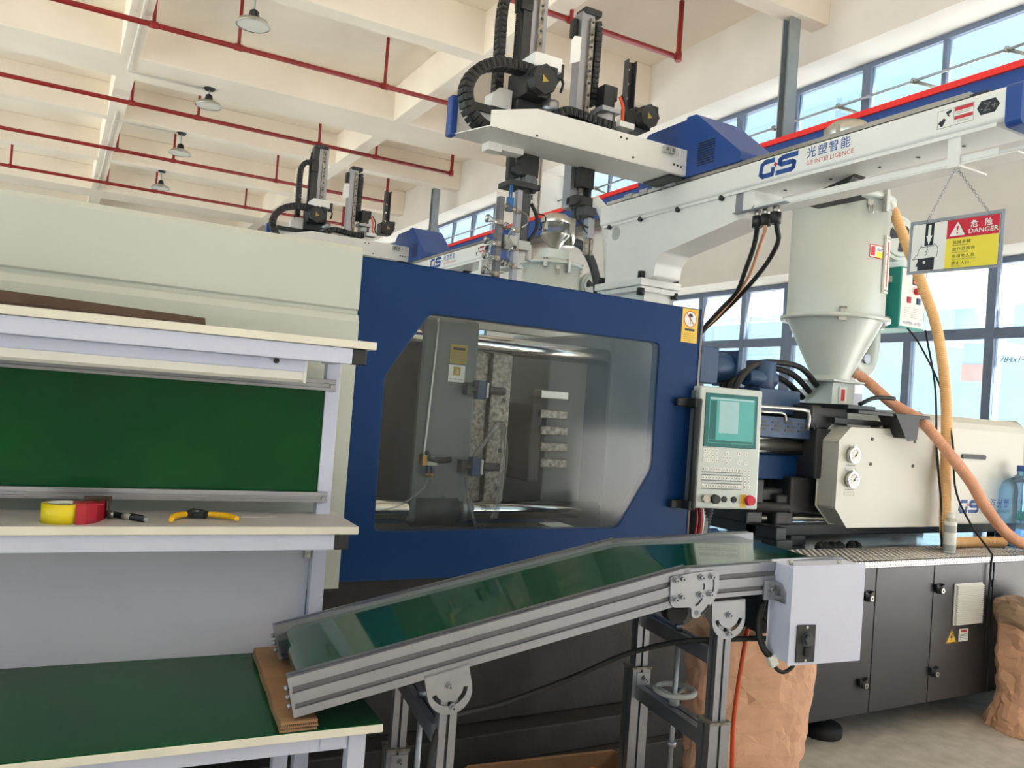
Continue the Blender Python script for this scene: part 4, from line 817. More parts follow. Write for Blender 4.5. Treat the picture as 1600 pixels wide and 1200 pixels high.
fs.strokes('helmet_outline', [[(0.018, 0.048), (0.034, 0.062), (0.038, 0.078), (0.047, 0.092), (0.049, 0.086), (0.088, 0.087), (0.090, 0.094), (0.100, 0.086), (0.104, 0.076), (0.101, 0.050), (0.018, 0.048)], [(0.069, 0.086), (0.065, 0.079), (0.070, 0.077), (0.063, 0.070), (0.069, 0.067), (0.062, 0.058)]], 0.0014, 'print_black', 0.0003, 0.0009)
fs.poly('head_symbol', [[(0.036, 0.048), (0.094, 0.049), (0.094, 0.010), (0.038, 0.010), (0.037, 0.024), (0.030, 0.024), (0.038, 0.042)]], 'print_black', 0.0003, 0.0007)
fs.poly('eye_symbol', [circle(0.060, 0.036, 0.005, 12)], 'print_white', 0.0003, 0.0011)
def chain(a, b, n):
    m_ = MB(); a = Vector(a); b = Vector(b); d = (b-a)/n
    for i in range(n):
        p = a+d*i; t = d.normalized(); s_ = Vector((1, 0, 0)) if i % 2 else t.cross(Vector((1, 0, 0))); q = s_*0.004
        m_.tube([p-t*0.001, p+q+t*0.003, p+q+d-t*0.003, p+d+t*0.001, p-q+d-t*0.003, p-q+t*0.003, p-t*0.001], 0.0011, 5, cap=False)
    return m_
put('hanging_chain', chain((2.43, 1.600, 2.445), fs.M @ Vector((0.060, H-0.006, 0.002)), 20), 'zinc', sg)
put('hanging_chain', chain((2.43, 1.592, 2.445), fs.M @ Vector((0.262, H-0.006, 0.002)), 20), 'zinc', sg)

# ---------------------------------------------------------------- hopper dryer
HX, HY = 4.20, 3.50
hp = thing('hopper_dryer', 'pale grey hopper dryer with teal heater box on the near machine', 'hopper', (HX, HY, 1.72))
put('drum', MB().lathe([(0.285, 2.275), (0.285, 3.0), (0.27, 3.0)], (HX, HY, 0), 48), 'hopper_grey', hp)
put('lid', MB().lathe([(0.0, 3.06), (0.18, 3.05), (0.30, 3.015), (0.312, 3.01), (0.312, 2.985), (0.285, 2.98)], (HX, HY, 0), 48), 'hopper_grey', hp)
cn2 = put('cone', MB().lathe([(0.285, 2.275), (0.12, 1.935), (0.12, 1.90)], (HX, HY, 0), 48), 'hopper_grey', hp)
put('rim', MB().lathe([(0.285, 2.262), (0.32, 2.262), (0.32, 2.284), (0.285, 2.290)], (HX, HY, 0), 48), 'hopper_grey', hp)
put('throat', MB().box(HX-0.14, HX+0.14, HY-0.14, HY+0.14, 1.885, 1.90).box(HX-0.10, HX+0.10, HY-0.10, HY+0.10, 1.745, 1.885).box(HX-0.15, HX+0.15, HY-0.15, HY+0.15, 1.727, 1.747), 'hopper_grey', hp, 0.004)
ft = Face((0, HY-0.10, 0), (1, 0, 0), (0, 0, 1), hp)
ft.block('sight_glass', HX-0.045, HX+0.025, 1.76, 1.86, 0.008, 'white_plastic', 0, 0.003); ft.rect('sight_window', HX-0.028, HX+0.004, 1.775, 1.845, 'print_red', 0.001, 0.008)
lt = MB(); lt.box(-0.022, 0.022, -0.02, 0.0, -0.045, -0.01); lt.box(-0.014, 0.014, -0.025, 0, -0.01, 0.035); lt.mi = 1; lt.cyl((-0.02, -0.02, 0.03), (0.02, -0.02, 0.03), 0.008, n=10); lt = lt.mesh('latch', ['steel', 'worn_steel'])
def on_drum(a, z): return T(HX+0.287*math.sin(math.radians(a)), HY-0.287*math.cos(math.radians(a)), z) @ RZ(a)
for a in (-42, 60, 175): piece('latch', lt, hp, on_drum(a, 2.285))
for a in (-42, 60, 175): piece('latch', lt, hp, on_drum(a, 2.99))
put('lifting_hook', MB().box(-0.018, 0.018, -0.012, 0, -0.005, 0.03, on_drum(-18, 2.93)).tube([on_drum(-18, 2.93) @ Vector(p) for p in ((-0.012, -0.016, 0), (-0.012, -0.02, -0.05), (0.012, -0.02, -0.05), (0.012, -0.016, 0))], 0.004, 6), 'steel', hp)
def drum_patch(name, a0, a1, z0, z1, m_, h=0.001):
    mb_ = MB(); r = 0.285+h; n = 8
    pts = [(HX+r*math.sin(math.radians(a0+(a1-a0)*i/n)), HY-r*math.cos(math.radians(a0+(a1-a0)*i/n))) for i in range(n+1)]
    mb_.add([(x, y, z0) for x, y in pts]+[(x, y, z1) for x, y in pts], [(i, i+1, n+2+i, n+1+i) for i in range(n)], True); return put(name, mb_, m_, hp)
drum_patch('drum_label', -14, 9, 2.625, 2.705, 'print_red', 0.001); drum_patch('label_field', -13, 8, 2.631, 2.699, 'print_white', 0.002)
drum_patch('label_yellow', -3, 8, 2.631, 2.665, 'sign_yellow', 0.003); drum_patch('label_symbol', -12, -6, 2.637, 2.693, 'print_red', 0.003)
drum_patch('label_lines', -3, 7, 2.68, 2.684, 'print_blue', 0.003); drum_patch('label_lines', -3, 6, 2.672, 2.676, 'print_blue', 0.003)
drum_patch('round_label', 22, 30, 2.58, 2.68, 'print_white', 0.001)
gl = MB(); gl.box(-0.03, 0.03, -0.014, 0, -0.17, 0.17); gl.mi = 1; gl.box(-0.006, 0.006, -0.0155, -0.013, -0.135, 0.135); gl.mi = 2
for z in (-0.155, 0.155):
    for x in (-0.018, 0.018): gl.cyl((x, -0.014, z), (x, -0.018, z), 0.006, n=8)
for z in (-0.05, 0.0, 0.06): gl.cyl((-0.02, -0.014, z), (-0.02, -0.017, z), 0.004, n=8)
me = gl.mesh('level_glass', ['white_plastic', 'print_red', 'steel']); piece('level_glass', me, hp, on_drum(16, 2.60))
# heater box and blower
hb = put('heater_box', MB().box(4.62, 4.88, 3.36, 3.76, 2.27, 2.66), 'teal', hp, 0.008, label='teal heater box with white control face')
put('box_bracket', MB().box(4.45, 4.62, 3.42, 3.6, 2.30, 2.34).box(4.45, 4.62, 3.42, 3.6, 2.56, 2.60), 'hopper_grey', hp)
fh = Face((0, 3.36, 0), (1, 0, 0), (0, 0, 1), hb)
fh.rect('control_face', 4.632, 4.868, 2.285, 2.65, 'print_white', 0.001)
fh.block('display', 4.735, 4.80, 2.555, 2.625, 0.006, 'charcoal', 0, 0.003); fh.poly('display_rows', [rect2(4.743, 4.790, 2.596, 2.612), rect2(4.743, 4.785, 2.566, 2.580)], 'led_digits', 0.0005, 0.006)
put('main_knob', MB().cyl((4.775, 3.36, 2.515), (4.775, 3.335, 2.515), 0.022, n=18), 'print_red', hb)
fh.block('rocker_switch', 4.690, 4.725, 2.435, 2.475, 0.008, 'handle_red', 0, 0.003); fh.block('rocker_switch', 4.785, 4.82, 2.435, 2.475, 0.008, 'motor_blue', 0, 0.003)
fh.poly('printed_grid', [rect2(4.665, 4.835, 2.345+0.012*i, 2.3465+0.012*i) for i in range(6)], 'print_grey', 0.0004, 0.001)
fh.text('lettering', 'HOPPER DRYER', 4.75, 2.300, 0.026, 'print_blue', base=0.001, align='CENTER', shear=0.2)
lv2 = MB(); lv2.box(-0.002, 0.001, -0.05, 0.05, -0.003, 0.003); lv2 = lv2.mesh('louvre', 'black_plastic')
for i in range(8): piece('louvre', lv2, hb, T(4.619, 3.52, 2.53+i*0.012))
put('box_latch', MB().cyl((4.62, 3.50, 2.36), (4.612, 3.50, 2.36), 0.016, n=14), 'zinc', hb)
bl = MB(); bl.cyl((4.72, 3.62, 2.86), (4.69, 3.44, 2.86), 0.145, n=32); bl.cyl((4.69, 3.44, 2.86), (4.688, 3.43, 2.86), 0.125, 0.115, n=32)
bl.box(4.60, 4.84, 3.5, 3.64, 2.66, 2.80); blo = put('blower', bl, 'hopper_grey', hp, label='round blower with dark fan openings')
Fb = Face((4.687, 3.429, 2.86), (0.986, -0.164, 0), (0, 0, 1), blo)
Fb.poly('fan_opening', [[(0.0, 0.0)]+arc(0, 0, 0.092, a, a+52, 6) for a in (20, 140, 260)], 'black_plastic', 0.001)
put('air_duct', MB().tube([(4.70, 3.62, 2.28), (4.70, 3.62, 2.12), (4.64, 3.60, 2.02), (4.54, 3.56, 1.99), (4.42, 3.53, 2.03), (4.32, 3.51, 2.08)], 0.062, 18, fine=0.03), 'hopper_grey', hp)
put('duct_clamp', MB().cyl((4.48, 3.53, 2.06), (4.48, 3.46, 2.06), 0.03, n=16), 'zinc', hp)
# vacuum loader on the lid
ld = MB(); ld.box(HX-0.09, HX+0.16, HY-0.08, HY+0.08, 3.05, 3.16); lo = put('loader_base', ld, 'hopper_grey', hp, 0.006)
put('loader_cone', MB().lathe([(0.05, 3.16), (0.06, 3.19), (0.145, 3.30), (0.148, 3.31)], (HX+0.02, HY, 0), 28), 'steel', hp)
put('loader_glass', MB().lathe([(0.13, 3.31), (0.13, 3.42)], (HX+0.02, HY, 0), 28), 'clear_plastic', hp)
put('loader_head', MB().lathe([(0.14, 3.42), (0.145, 3.44), (0.145, 3.47), (0.10, 3.51), (0.0, 3.515)], (HX+0.02, HY, 0), 28).cyl((HX+0.18, HY, 3.22), (HX+0.18, HY, 3.50), 0.06, n=18), 'steel', hp)
for b_ in ((HX-0.13, HX-0.10, HY-0.05, HY-0.03, 3.34, 3.46), (HX+0.14, HX+0.17, HY-0.07, HY-0.05, 3.34, 3.42), (HX-0.01, HX+0.02, HY-0.33, HY-0.30, 2.90, 3.03)): put('loader_clip', MB().box(*b_), 'steel', hp)
hp2 = copy_tree(hp, None)
hp2.location.y += DY+0.06
hp2['label'] = 'pale grey hopper dryer with clear vacuum loader rising behind the blue door'
solo('material_hose', MB().tube([(4.38, 6.8, 3.25), (4.46, 6.75, 3.20), (4.56, 6.7, 3.0), (4.60, 6.66, 2.7), (4.60, 6.64, 1.9), (4.6, 6.6, 1.2)], 0.042, 12, fine=0.04), 'charcoal', 'dark grey suction hose beside the far loader', 'hose', (4.6, 6.6, 1.2))
solo('material_hose', MB().tube([(4.36, 6.5, 3.62), (4.48, 6.45, 3.45), (4.56, 6.45, 3.0), (4.60, 6.45, 2.2), (4.60, 6.45, 1.2)], 0.055, 12, fine=0.04), 'hose_grey', 'pale wrapped hose hanging beside the far loader', 'hose', (4.6, 6.45, 1.2))
# machine behind: same bed and cream covers
mc2 = copy_tree(mc, None, skip=('control_panel', 'moving', 'fixed', 'mold', 'water', 'guide', 'tie', 'bush', 'safety', 'toggle', 'cover_end', 'inner', 'top_rail', 'rear_guard', 'loose', 'conduit', 'panel_arm', 'levelling', 'tread', 'cabinet_door', 'cross', 'slide_arm', 'slide_handle', 'purge', 'grease', 'guard', 'pull', 'hydraulic_block', 'nozzle', 'drip'))
mc2.location.y += DY; mc2['label'] = 'second injection moulding machine glimpsed behind the near one'
# ---------------------------------------------------------------- workbench
B0 = (0.795, 1.960, 0.0); BR = math.radians(-3.15)
wb_ = thing('workbench', 'white steel workbench with green top, shelves and green back board', 'workbench', B0, BR, local=True)
tt = put('table_top', MB().box(-1.6, 0, 0, 0.645, 0.757, 0.7775), 'cream_edge', wb_, 0.002)
put('green_surface', MB().box(-1.598, -0.002, 0.002, 0.643, 0.7775, 0.7805), 'green_mat', tt)
for x in (-0.055, -1.55):
    for y in (0.03, 0.60): put('leg', MB().box(x-0.0225, x+0.0225, y, y+0.045, 0, 0.757), 'bench_white', wb_, 0.003)
put('leg', MB().box(-0.205, -0.165, 0.30, 0.34, 0, 0.757), 'bench_white', wb_, 0.003)
put('front_apron', MB().box(-1.53, -0.078, 0.035, 0.07, 0.712, 0.757), 'bench_white', wb_, 0.002)
put('apron_socket', MB().box(-0.15, -0.085, 0.03, 0.04, 0.718, 0.754), 'bench_white', wb_, 0.002)
put('side_apron', MB().box(-0.07, -0.04, 0.075, 0.60, 0.712, 0.757), 'bench_white', wb_, 0.002)
put('foot_rail', MB().box(-1.55, -0.05, 0.31, 0.35, 0.15, 0.19), 'bench_white', wb_)
up = {}
for x in (-0.048, -1.55): up[x] = put('upright', MB().box(x-0.022, x+0.022, 0.600, 0.642, 0.78, 1.735), 'bench_white', wb_, 0.002)
put('back_panel', MB().box(-1.53, -0.074, 0.632, 0.640, 0.781, 1.19), 'bench_panel', wb_)
br = put('panel_bracket', MB().box(-0.092, -0.072, 0.612, 0.632, 1.075, 1.115), 'zinc', wb_)
for z in (1.085, 1.105): put('bolt', MB().cyl((-0.082, 0.612, z), (-0.082, 0.606, z), 0.006, n=10), 'steel', br)
# upper shelf boards with their front rails
for z, y0, nm in ((1.193, 0.352, 'middle_shelf'), (1.731, 0.312, 'top_shelf')):
    s_ = put(nm, MB().box(-1.6, 0.0, y0, 0.645, z, z+0.022), ['cream_edge'], wb_, 0.002)
    put('shelf_surface', MB().box(-1.599, -0.001, y0+0.001, 0.644, z+0.022, z+0.0228), 'shelf_top', s_)
    rl_ = put('shelf_rail', MB().box(-1.55, -0.066, y0+0.012, y0+0.052, z-0.046, z-0.001), 'bench_white', s_, 0.002)
    put('end_plug', MB().box(-0.066, -0.024, y0+0.012, y0+0.052, z-0.046, z-0.001), 'black_plastic', s_, 0.003)
    for x in (-0.07, -1.53): put('shelf_arm', MB().box(x-0.02, x+0.02, y0+0.052, 0.60, z-0.042, z-0.004), 'bench_white', s_)
# green pin board in aluminium channels
gb = put('green_board', MB().box(-1.56, -0.070, 0.606, 0.616, 1.275, 1.620), 'green_mat', wb_)
for z0, z1 in ((1.604, 1.640), (1.254, 1.286)):
    ch = put('board_channel', MB().box(-1.575, -0.042, 0.586, 0.600, z0, z1).box(-1.575, -0.042, 0.580, 0.586, z0, z0+0.010).box(-1.575, -0.042, 0.582, 0.586, z1-0.014, z1), 'aluminium', wb_, 0.001)
    put('bolt', MB().cyl((-0.056, 0.582, (z0+z1)/2-0.004), (-0.056, 0.575, (z0+z1)/2-0.004), 0.006, n=10), 'zinc', ch)
BM = T(*B0) @ Matrix.Rotation(BR, 4, 'Z')
def bench_thing(name, label, cat, x, y, z, rz=0.0): 
    p = BM @ Vector((x, y, z)); return thing(name, label, cat, p, BR+math.radians(rz), local=True)
# tube light under the top shelf
lf = bench_thing('shelf_light', 'white batten light under the top shelf of the workbench', 'light', -0.75, 0.40, 1.62)
put('housing', MB().box(-0.75, 0.565, -0.032, 0.032, 0.032, 0.066), 'bench_white', lf, 0.004)
put('diffuser', MB().prism([(-0.026, 0.032), (-0.024, 0.010), (-0.012, 0.002), (0.012, 0.002), (0.024, 0.010), (0.026, 0.032)], 'x', -0.75, 0.56), 'white_plastic', lf)
put('end_cap', MB().box(0.560, 0.568, -0.030, 0.030, 0.0, 0.066), 'white_plastic', lf, 0.002)
put('switch', MB().cyl((0.48, -0.033, 0.058), (0.48, -0.038, 0.058), 0.008, n=12), 'black_plastic', lf)
put('hanger_clip', MB().box(0.42, 0.46, -0.03, 0.03, 0.066, 0.112).box(-0.60, -0.56, -0.03, 0.03, 0.066, 0.112), 'bench_white', lf)
# things on the shelves
cs = bench_thing('cardboard_sheet', 'curled brown cardboard sheet lying on the top shelf', 'cardboard', -0.75, 0.42, 1.7545)
cm_ = MB(); n = 24; pr = []
for i in range(n+1):
    x = -0.62+0.905*i/n; a = 0.012+0.022*min(1, max(0, (n-i)/n*1.4)); pr.append((x, a))
vs_ = []; fs_ = []
for i, (x, h) in enumerate(pr):
    skew = 0.0
    for j, (y, z) in enumerate(((-0.07, 0.004+0.010*(1-i/n)), (-0.045, 0.010+h), (0.10, 0.018+h*0.7), (0.10, 0.012+h*0.7), (-0.045, h+0.004), (-0.07, 0.0))): vs_.append((x+skew*j, y, z))
for i in range(n):
    for j in range(6): fs_.append((i*6+j, i*6+(j+1) % 6, (i+1)*6+(j+1) % 6, (i+1)*6+j))
fs_ += [tuple(range(6)), tuple(n*6+j for j in reversed(range(6)))]
cm_.add(vs_, fs_); put('sheet', cm_, 'cardboard_dark', cs)
ts = bench_thing('tape_dispenser', 'yellow packing tape roll in a red hand dispenser on the shelf', 'tape dispenser', -0.765, 0.43, 1.2160)
tp_ = put('tape_roll', MB().lathe([(0.038, 0.048), (0.052, 0.048), (0.052, 0.0), (0.038, 0.0), (0.038, 0.048)], (0, 0, 0), 40), 'tape_yellow', ts)
put('tape_core', MB().lathe([(0.0375, 0.049), (0.034, 0.049), (0.034, 0.0), (0.0375, 0.0)], (0, 0, 0), 32), 'print_white', tp_)
put('hub', MB().lathe([(0.0, 0.044), (0.014, 0.046), (0.022, 0.040), (0.024, 0.0)], (0, 0, 0), 24).box(-0.033, 0.033, -0.004, 0.004, 0.03, 0.042).box(-0.004, 0.004, -0.033, 0.033, 0.03, 0.042), 'grey_plastic', ts)
dr = [(0.030, -0.052), (0.052, -0.049), (0.078, -0.020), (0.094, 0.030), (0.100, 0.062), (0.096, 0.063), (0.089, 0.032), (0.072, -0.016), (0.049, -0.044), (0.030, -0.047)]
put('dispenser_body', MB().prism(dr, 'z', 0.0, 0.050).box(0.02, 0.092, -0.02, 0.03, 0.046, 0.050), 'handle_red', ts, 0.001)
put('cutter', MB().box(0.045, 0.112, 0.050, 0.074, 0.048, 0.058).cyl((0.075, 0.062, 0.008), (0.075, 0.062, 0.055), 0.010, n=14).box(0.104, 0.110, 0.035, 0.075, 0.004, 0.056), 'cardboard_dark', ts, 0.001)
put('cutter_wheel', MB().cyl((0.108, 0.05, 0.012), (0.118, 0.05, 0.012), 0.008, n=12), 'steel', ts)
pn_ = bench_thing('marker_pen', 'black marker pen lying between the tape dispenser and the pliers', 'pen', -0.612, 0.50, 1.2235, 8)
put('barrel', MB().tube([(-0.052, 0.045, 0), (0.030, -0.085, 0)], 0.0085, 16), 'print_black', pn_)
put('grip_band', MB().tube([(-0.012, -0.0186, 0), (0.004, -0.044, 0)], 0.0088, 16), 'grey_plastic', pn_); put('cap_end', MB().tube([(0.030, -0.085, 0), (0.0335, -0.0905, 0)], 0.006, 14), 'grey_plastic', pn_)
put('pocket_clip', MB().tube([(0.0, -0.038, 0.010), (0.026, -0.079, 0.010)], 0.002, 6), 'black_plastic', pn_)
pz = bench_thing('pliers', 'yellow handled pliers lying open on the middle shelf', 'pliers', -0.432, 0.50, 1.2200)
put('handle', MB().tube([(-0.018, -0.004, 0.008), (-0.05, -0.025, 0.008), (-0.070, -0.070, 0.008), (-0.074, -0.105, 0.007)], lambda s: 0.0075+0.0015*math.sin(s*30), 12, fine=0.01), 'handle_yellow', pz)
put('handle', MB().tube([(0.020, -0.006, 0.008), (0.05, -0.016, 0.008), (0.085, -0.045, 0.008), (0.098, -0.085, 0.008)], lambda s: 0.0075+0.0015*math.sin(s*30), 12, fine=0.01), 'handle_yellow', pz)
put('jaws', MB().prism([(-0.022, -0.012), (0.022, -0.014), (0.026, 0.004), (0.012, 0.030), (0.004, 0.050), (-0.006, 0.050), (-0.014, 0.028), (-0.026, 0.004)], 'z', 0.0, 0.014), 'black_iron', pz, 0.003)
put('rivet', MB().cyl((0, 0.004, 0.014), (0, 0.004, 0.0165), 0.006, n=14), 'steel', pz)
put('grip_sleeve', MB().tube([(-0.018, -0.003, 0.008), (-0.030, -0.010, 0.008)], 0.0088, 12).tube([(0.019, -0.006, 0.008), (0.030, -0.009, 0.008)], 0.0088, 12), 'black_plastic', pz)
st = bench_thing('sticker_sheet', 'scrap of clear sticker lying beside the pliers', 'sticker', -0.255, 0.53, 1.2162)
sm_ = MB(); q = [(-0.055, -0.012), (-0.02, -0.018), (0.03, -0.012), (0.055, 0.0), (0.05, 0.012), (0.0, 0.006), (-0.04, 0.010)]; sm_.prism(q, 'z', 0.0, 0.0006); put('film', sm_, 'print_white', st)
fst = Face(BM @ Vector((-0.255, 0.53, 1.2170)), BM.to_3x3() @ Vector((1, 0, 0)), BM.to_3x3() @ Vector((0, 1, 0)), None)
put('print_marks', MB().box(-0.03, -0.005, -0.008, -0.004, 0.0006, 0.001).box(0.0, 0.03, -0.004, 0.0, 0.0006, 0.001), 'print_grey', st)
# cardboard pad under the conveyor end
cbp = bench_thing('cardboard_pad', 'folded corrugated cardboard pad under the conveyor foot on the green table', 'cardboard', -0.212, 0.30, 0.7806)
for k in range(3):
    m_ = MB(); t0 = 0.0085*k; vs_ = []; ny = 16
    for i in range(ny+1):
        y = -0.296+0.60*i/ny; dx = 0.030*(i/ny)+0.0015*math.sin(i*1.1+k)
        for x, z in ((-0.045+dx, t0), (0.045+dx+0.002*math.sin(i*0.7+k*2), t0+0.001), (0.044+dx, t0+0.0078), (-0.044+dx, t0+0.0078)): vs_.append((x, y, z))
    m_.add(vs_, [(i*4+j, i*4+(j+1) % 4, (i+1)*4+(j+1) % 4, (i+1)*4+j) for i in range(ny) for j in range(4)]+[(0, 1, 2, 3), tuple(ny*4+j for j in (3, 2, 1, 0))]); put('cardboard_layer', m_, 'cardboard', cbp)
wv = MB()
for k in range(2):
    for i in range(18): wv.box(-0.043+i*0.0048, -0.041+i*0.0048, -0.2975, -0.296, 0.0078+k*0.0085-0.002, 0.0095+k*0.0085)
put('corrugation', wv, 'cardboard_dark', cbp)

# ---------------------------------------------------------------- conveyor
CV = (0.578, 1.980, 0.0); CR = math.radians(-9)
cv = thing('belt_conveyor', 'aluminium belt conveyor with green belt sloping up to the right', 'conveyor', CV, CR, local=True)
A1 = math.atan2(0.258, 1.062); A2 = math.atan2(0.036, 0.56)
KX, KZ = 1.052, 1.170        # kink of the rails' top edge
EX = 1.62
def rail_frame(part):
    """local x along the rail's top edge, z up from it"""
    if part == 0: return T(-0.024, 0, 0.909) @ Matrix.Rotation(-A1, 4, 'Y'), math.hypot(KX+0.024, KZ-0.909)
    return T(KX, 0, KZ) @ Matrix.Rotation(-A2, 4, 'Y'), math.hypot(EX-KX, 0.036)
HR = 0.099
for side, y0, y1 in (('near', 0.0, 0.040), ('far', 0.448, 0.488)):
    for part in (0, 1):
        M_, L = rail_frame(part); x0 = 0.0; x1 = L+(0.02 if part == 0 else 0)
        if part == 1 and side == 'near': x1 = L
        h = HR if part == 0 else 0.092
        lay = [(-0.004, 0.0, 0.0, 0.0), ]
        r = MB(); yo, yi = (y0, y1) if side == 'near' else (y1, y0); s_ = 1 if side == 'near' else -1
        # profile with two slots on the outer side and a groove on top
        pf = [(yo, 0.0), (yo, -0.024), (yo+0.006*s_, -0.026), (yo+0.006*s_, -0.038), (yo, -0.040), (yo, -0.066), (yo+0.006*s_, -0.068), (yo+0.006*s_, -0.077), (yo, -0.079), (yo, -h), (yi, -h), (yi, 0.0), (yo+0.022*s_, 0.0), (yo+0.022*s_, -0.006), (yo+0.012*s_, -0.006), (yo+0.012*s_, 0.0)]
        r.prism(pf, 'x', x0, x1, M=M_)
        o = put('side_rail', r, 'aluminium', cv)
        if side == 'near' or True:
            b = MB()
            for z0, z1 in ((-0.038, -0.026), (-0.077, -0.068)): b.box(x0+0.002, x1-0.002, min(yo+0.0055*s_, yo+0.008*s_), max(yo+0.0055*s_, yo+0.008*s_), z0, z1, M_)
            put('slot_insert', b, 'aluminium_slot', o)
# belt: top run over both sections and round the ends
bt = []
M0, L0 = rail_frame(0); M1, L1 = rail_frame(1)
top = []
for k in range(7): a = math.radians(200-110*k/6); top.append(M0 @ Vector((0.062+0.045*math.cos(a), 0, -0.056+0.045*math.sin(a))))
top += [M0 @ Vector((L0*0.5, 0, -0.011)), M0 @ Vector((L0-0.01, 0, -0.010)), M1 @ Vector((0.02, 0, -0.010)), M1 @ Vector((L1-0.06, 0, -0.011))]
for k in range(1, 7): a = math.radians(90-130*k/6); top.append(M1 @ Vector((L1-0.06+0.045*math.cos(a), 0, -0.056+0.045*math.sin(a))))
bmesh_ = MB(); n = len(top); vv = [(p.x, y, p.z) for p in top for y in (0.041, 0.447)]
bmesh_.add(vv, [(2*i, 2*i+1, 2*i+3, 2*i+2) for i in range(n-1)], True)
belt = put('belt', bmesh_, 'green_belt', cv, label='glossy dark green conveyor belt')
put('belt_bed', MB().box(0.10, L0-0.02, 0.041, 0.447, -0.030, -0.014, M0).box(0.02, L1-0.10, 0.041, 0.447, -0.030, -0.014, M1), 'zinc', cv)
put('roller', MB().cyl(M0 @ Vector((0.062, 0.045, -0.056)), M0 @ Vector((0.062, 0.443, -0.056)), 0.042, n=24), 'steel', cv)
put('roller', MB().cyl(M1 @ Vector((L1-0.06, 0.045, -0.056)), M1 @ Vector((L1-0.06, 0.443, -0.056)), 0.042, n=24), 'steel', cv)
for y in (0.0, 0.448):
    ep = put('end_plate', MB().box(-0.006, 0.0, y, y+0.04, -HR, 0.0, M0), 'aluminium', cv)
    for z in (-0.030, -0.052, -0.075): put('bolt', MB().cyl(M0 @ Vector((-0.006, y+0.02, z)), M0 @ Vector((-0.016, y+0.02, z)), 0.007, n=10), 'zinc', ep)
put('take_up_block', MB().box(0.0, 0.06, 0.400, 0.447, -0.075, -0.028, M0).box(0.004, 0.05, 0.405, 0.446, -0.090, -0.076, M0), 'charcoal', cv, 0.003)
bmz = bolt_mesh(0.0075, 0.014)
BR90 = RX(90)
# joint plate at the kink
jp = put('joint_plate', MB().prism(round_poly([(1.008, 1.150), (1.150, 1.168), (1.168, 1.160), (1.172, 1.120), (1.160, 1.085), (1.132, 1.050), (1.105, 1.030), (1.085, 1.033), (1.082, 1.062), (1.022, 1.062), (1.012, 1.075)], 0.008), 'y', -0.006, 0.0, [slot(1.10, 1.12, 0.020, -25, 30, 0.003), slot(1.09, 1.125, 0.062, -28, 22, 0.003), slot(1.07, 1.11, 0.050, -60, -25, 0.0035), slot(1.075, 1.105, 0.075, -58, -28, 0.004)]), 'zinc', cv)
for x, z in ((1.024, 1.140), (1.044, 1.144), (1.026, 1.086), (1.047, 1.092), (1.108, 1.148), (1.143, 1.150), (1.108, 1.098), (1.140, 1.100)): piece('bolt', bmz, jp, T(x, -0.006, z) @ BR90)
put('plate_hole', MB().cyl((1.100, -0.0065, 1.046), (1.100, -0.004, 1.046), 0.008, n=14), 'platen_grey', jp)
def swivel(cx, cz, r, ang, m_name='swivel_plate'):
    """half-round bracket with a curved slot that joins a leg to the rail"""
    M_ = T(cx, 0, cz) @ Matrix.Rotation(-ang, 4, 'Y')
    pts = [(-r, 0.055), (r, 0.055)]+[(r*math.cos(math.radians(a)), r*math.sin(math.radians(a))) for a in range(0, -181, -15)]
    p = put(m_name, MB().prism(pts, 'y', -0.004, 0.002, [slot(0, 0.012, r*0.74, -165, -15, 0.006, 14)], M=M_).box(-r, r, -0.004, 0.04, 0.052, 0.056, M_), 'zinc', cv)
    for z in (0.014, -r*0.70): piece('bolt', bmz, p, M_ @ T(0, -0.004, z) @ BR90)
    return p
swivel(1.213, 1.024, 0.057, A2); swivel(0.380, 0.858, 0.060, A1)
for cx, cz in ((1.213, 1.024), (0.380, 0.858)): put('swivel_plate', MB().box(cx-0.05, cx+0.05, 0.486, 0.492, cz-0.05, cz+0.055), 'zinc', cv)
put('carry_wheel', MB().cyl((1.075, 0.05, 1.035), (1.075, 0.09, 1.035), 0.035, n=20), 'black_rubber', cv)
# legs: aluminium posts sliding in wider sleeves
def post(x, y, z0, z1, wd, nm, parent=cv):
    g_ = 0.008; a, b = x-wd/2, x+wd/2; c, d = y, y+wd*0.9
    pf = [(a, c), (x-g_/2, c), (x-g_/2, c+0.008), (x+g_/2, c+0.008), (x+g_/2, c), (b, c), (b, d), (a, d), (a, (c+d)/2+g_/2), (a+0.008, (c+d)/2+g_/2), (a+0.008, (c+d)/2-g_/2), (a, (c+d)/2-g_/2)]
    o = put(nm, MB().prism(pf, 'z', z0, z1), 'aluminium', parent)
    put('slot_insert', MB().box(x-g_/2, x+g_/2, c+0.007, c+0.009, z0, z1-0.002).box(a+0.007, a+0.009, (c+d)/2-g_/2, (c+d)/2+g_/2, z0, z1-0.002), 'charcoal', o)
    return o
LEGS = [(1.208, 0.004, 1.02, 0.725), (1.195, 0.442, 0.985, 0.745), (0.383, 0.004, 0.845, 0.40), (0.368, 0.442, 0.80, 0.530)]
for i, (x, y, zt, zs) in enumerate(LEGS):
    lg = post(x, y, zs-0.15, zt, 0.046, 'leg_post'); slv = post(x-0.003, y-0.010, 0.0, zs, 0.068, 'leg_sleeve')
    put('sleeve_cap', MB().box(x-0.040, x+0.034, y-0.013, y+0.056, zs-0.006, zs+0.002), 'worn_steel', slv)
    if i in (1, 3):
        pb = put('clamp_plate', MB().box(x-0.022, x+0.028, y-0.014, y-0.010, zs-0.09, zs-0.015), 'zinc', slv)
        for z in (zs-0.035, zs-0.075): piece('bolt', bmz, pb, T(x+0.005, y-0.014, z) @ BR90)
    if i == 1:
        for z in (0.925, 0.70): piece('bolt', bmz, lg, T(x+0.018, y-0.002, z) @ BR90)
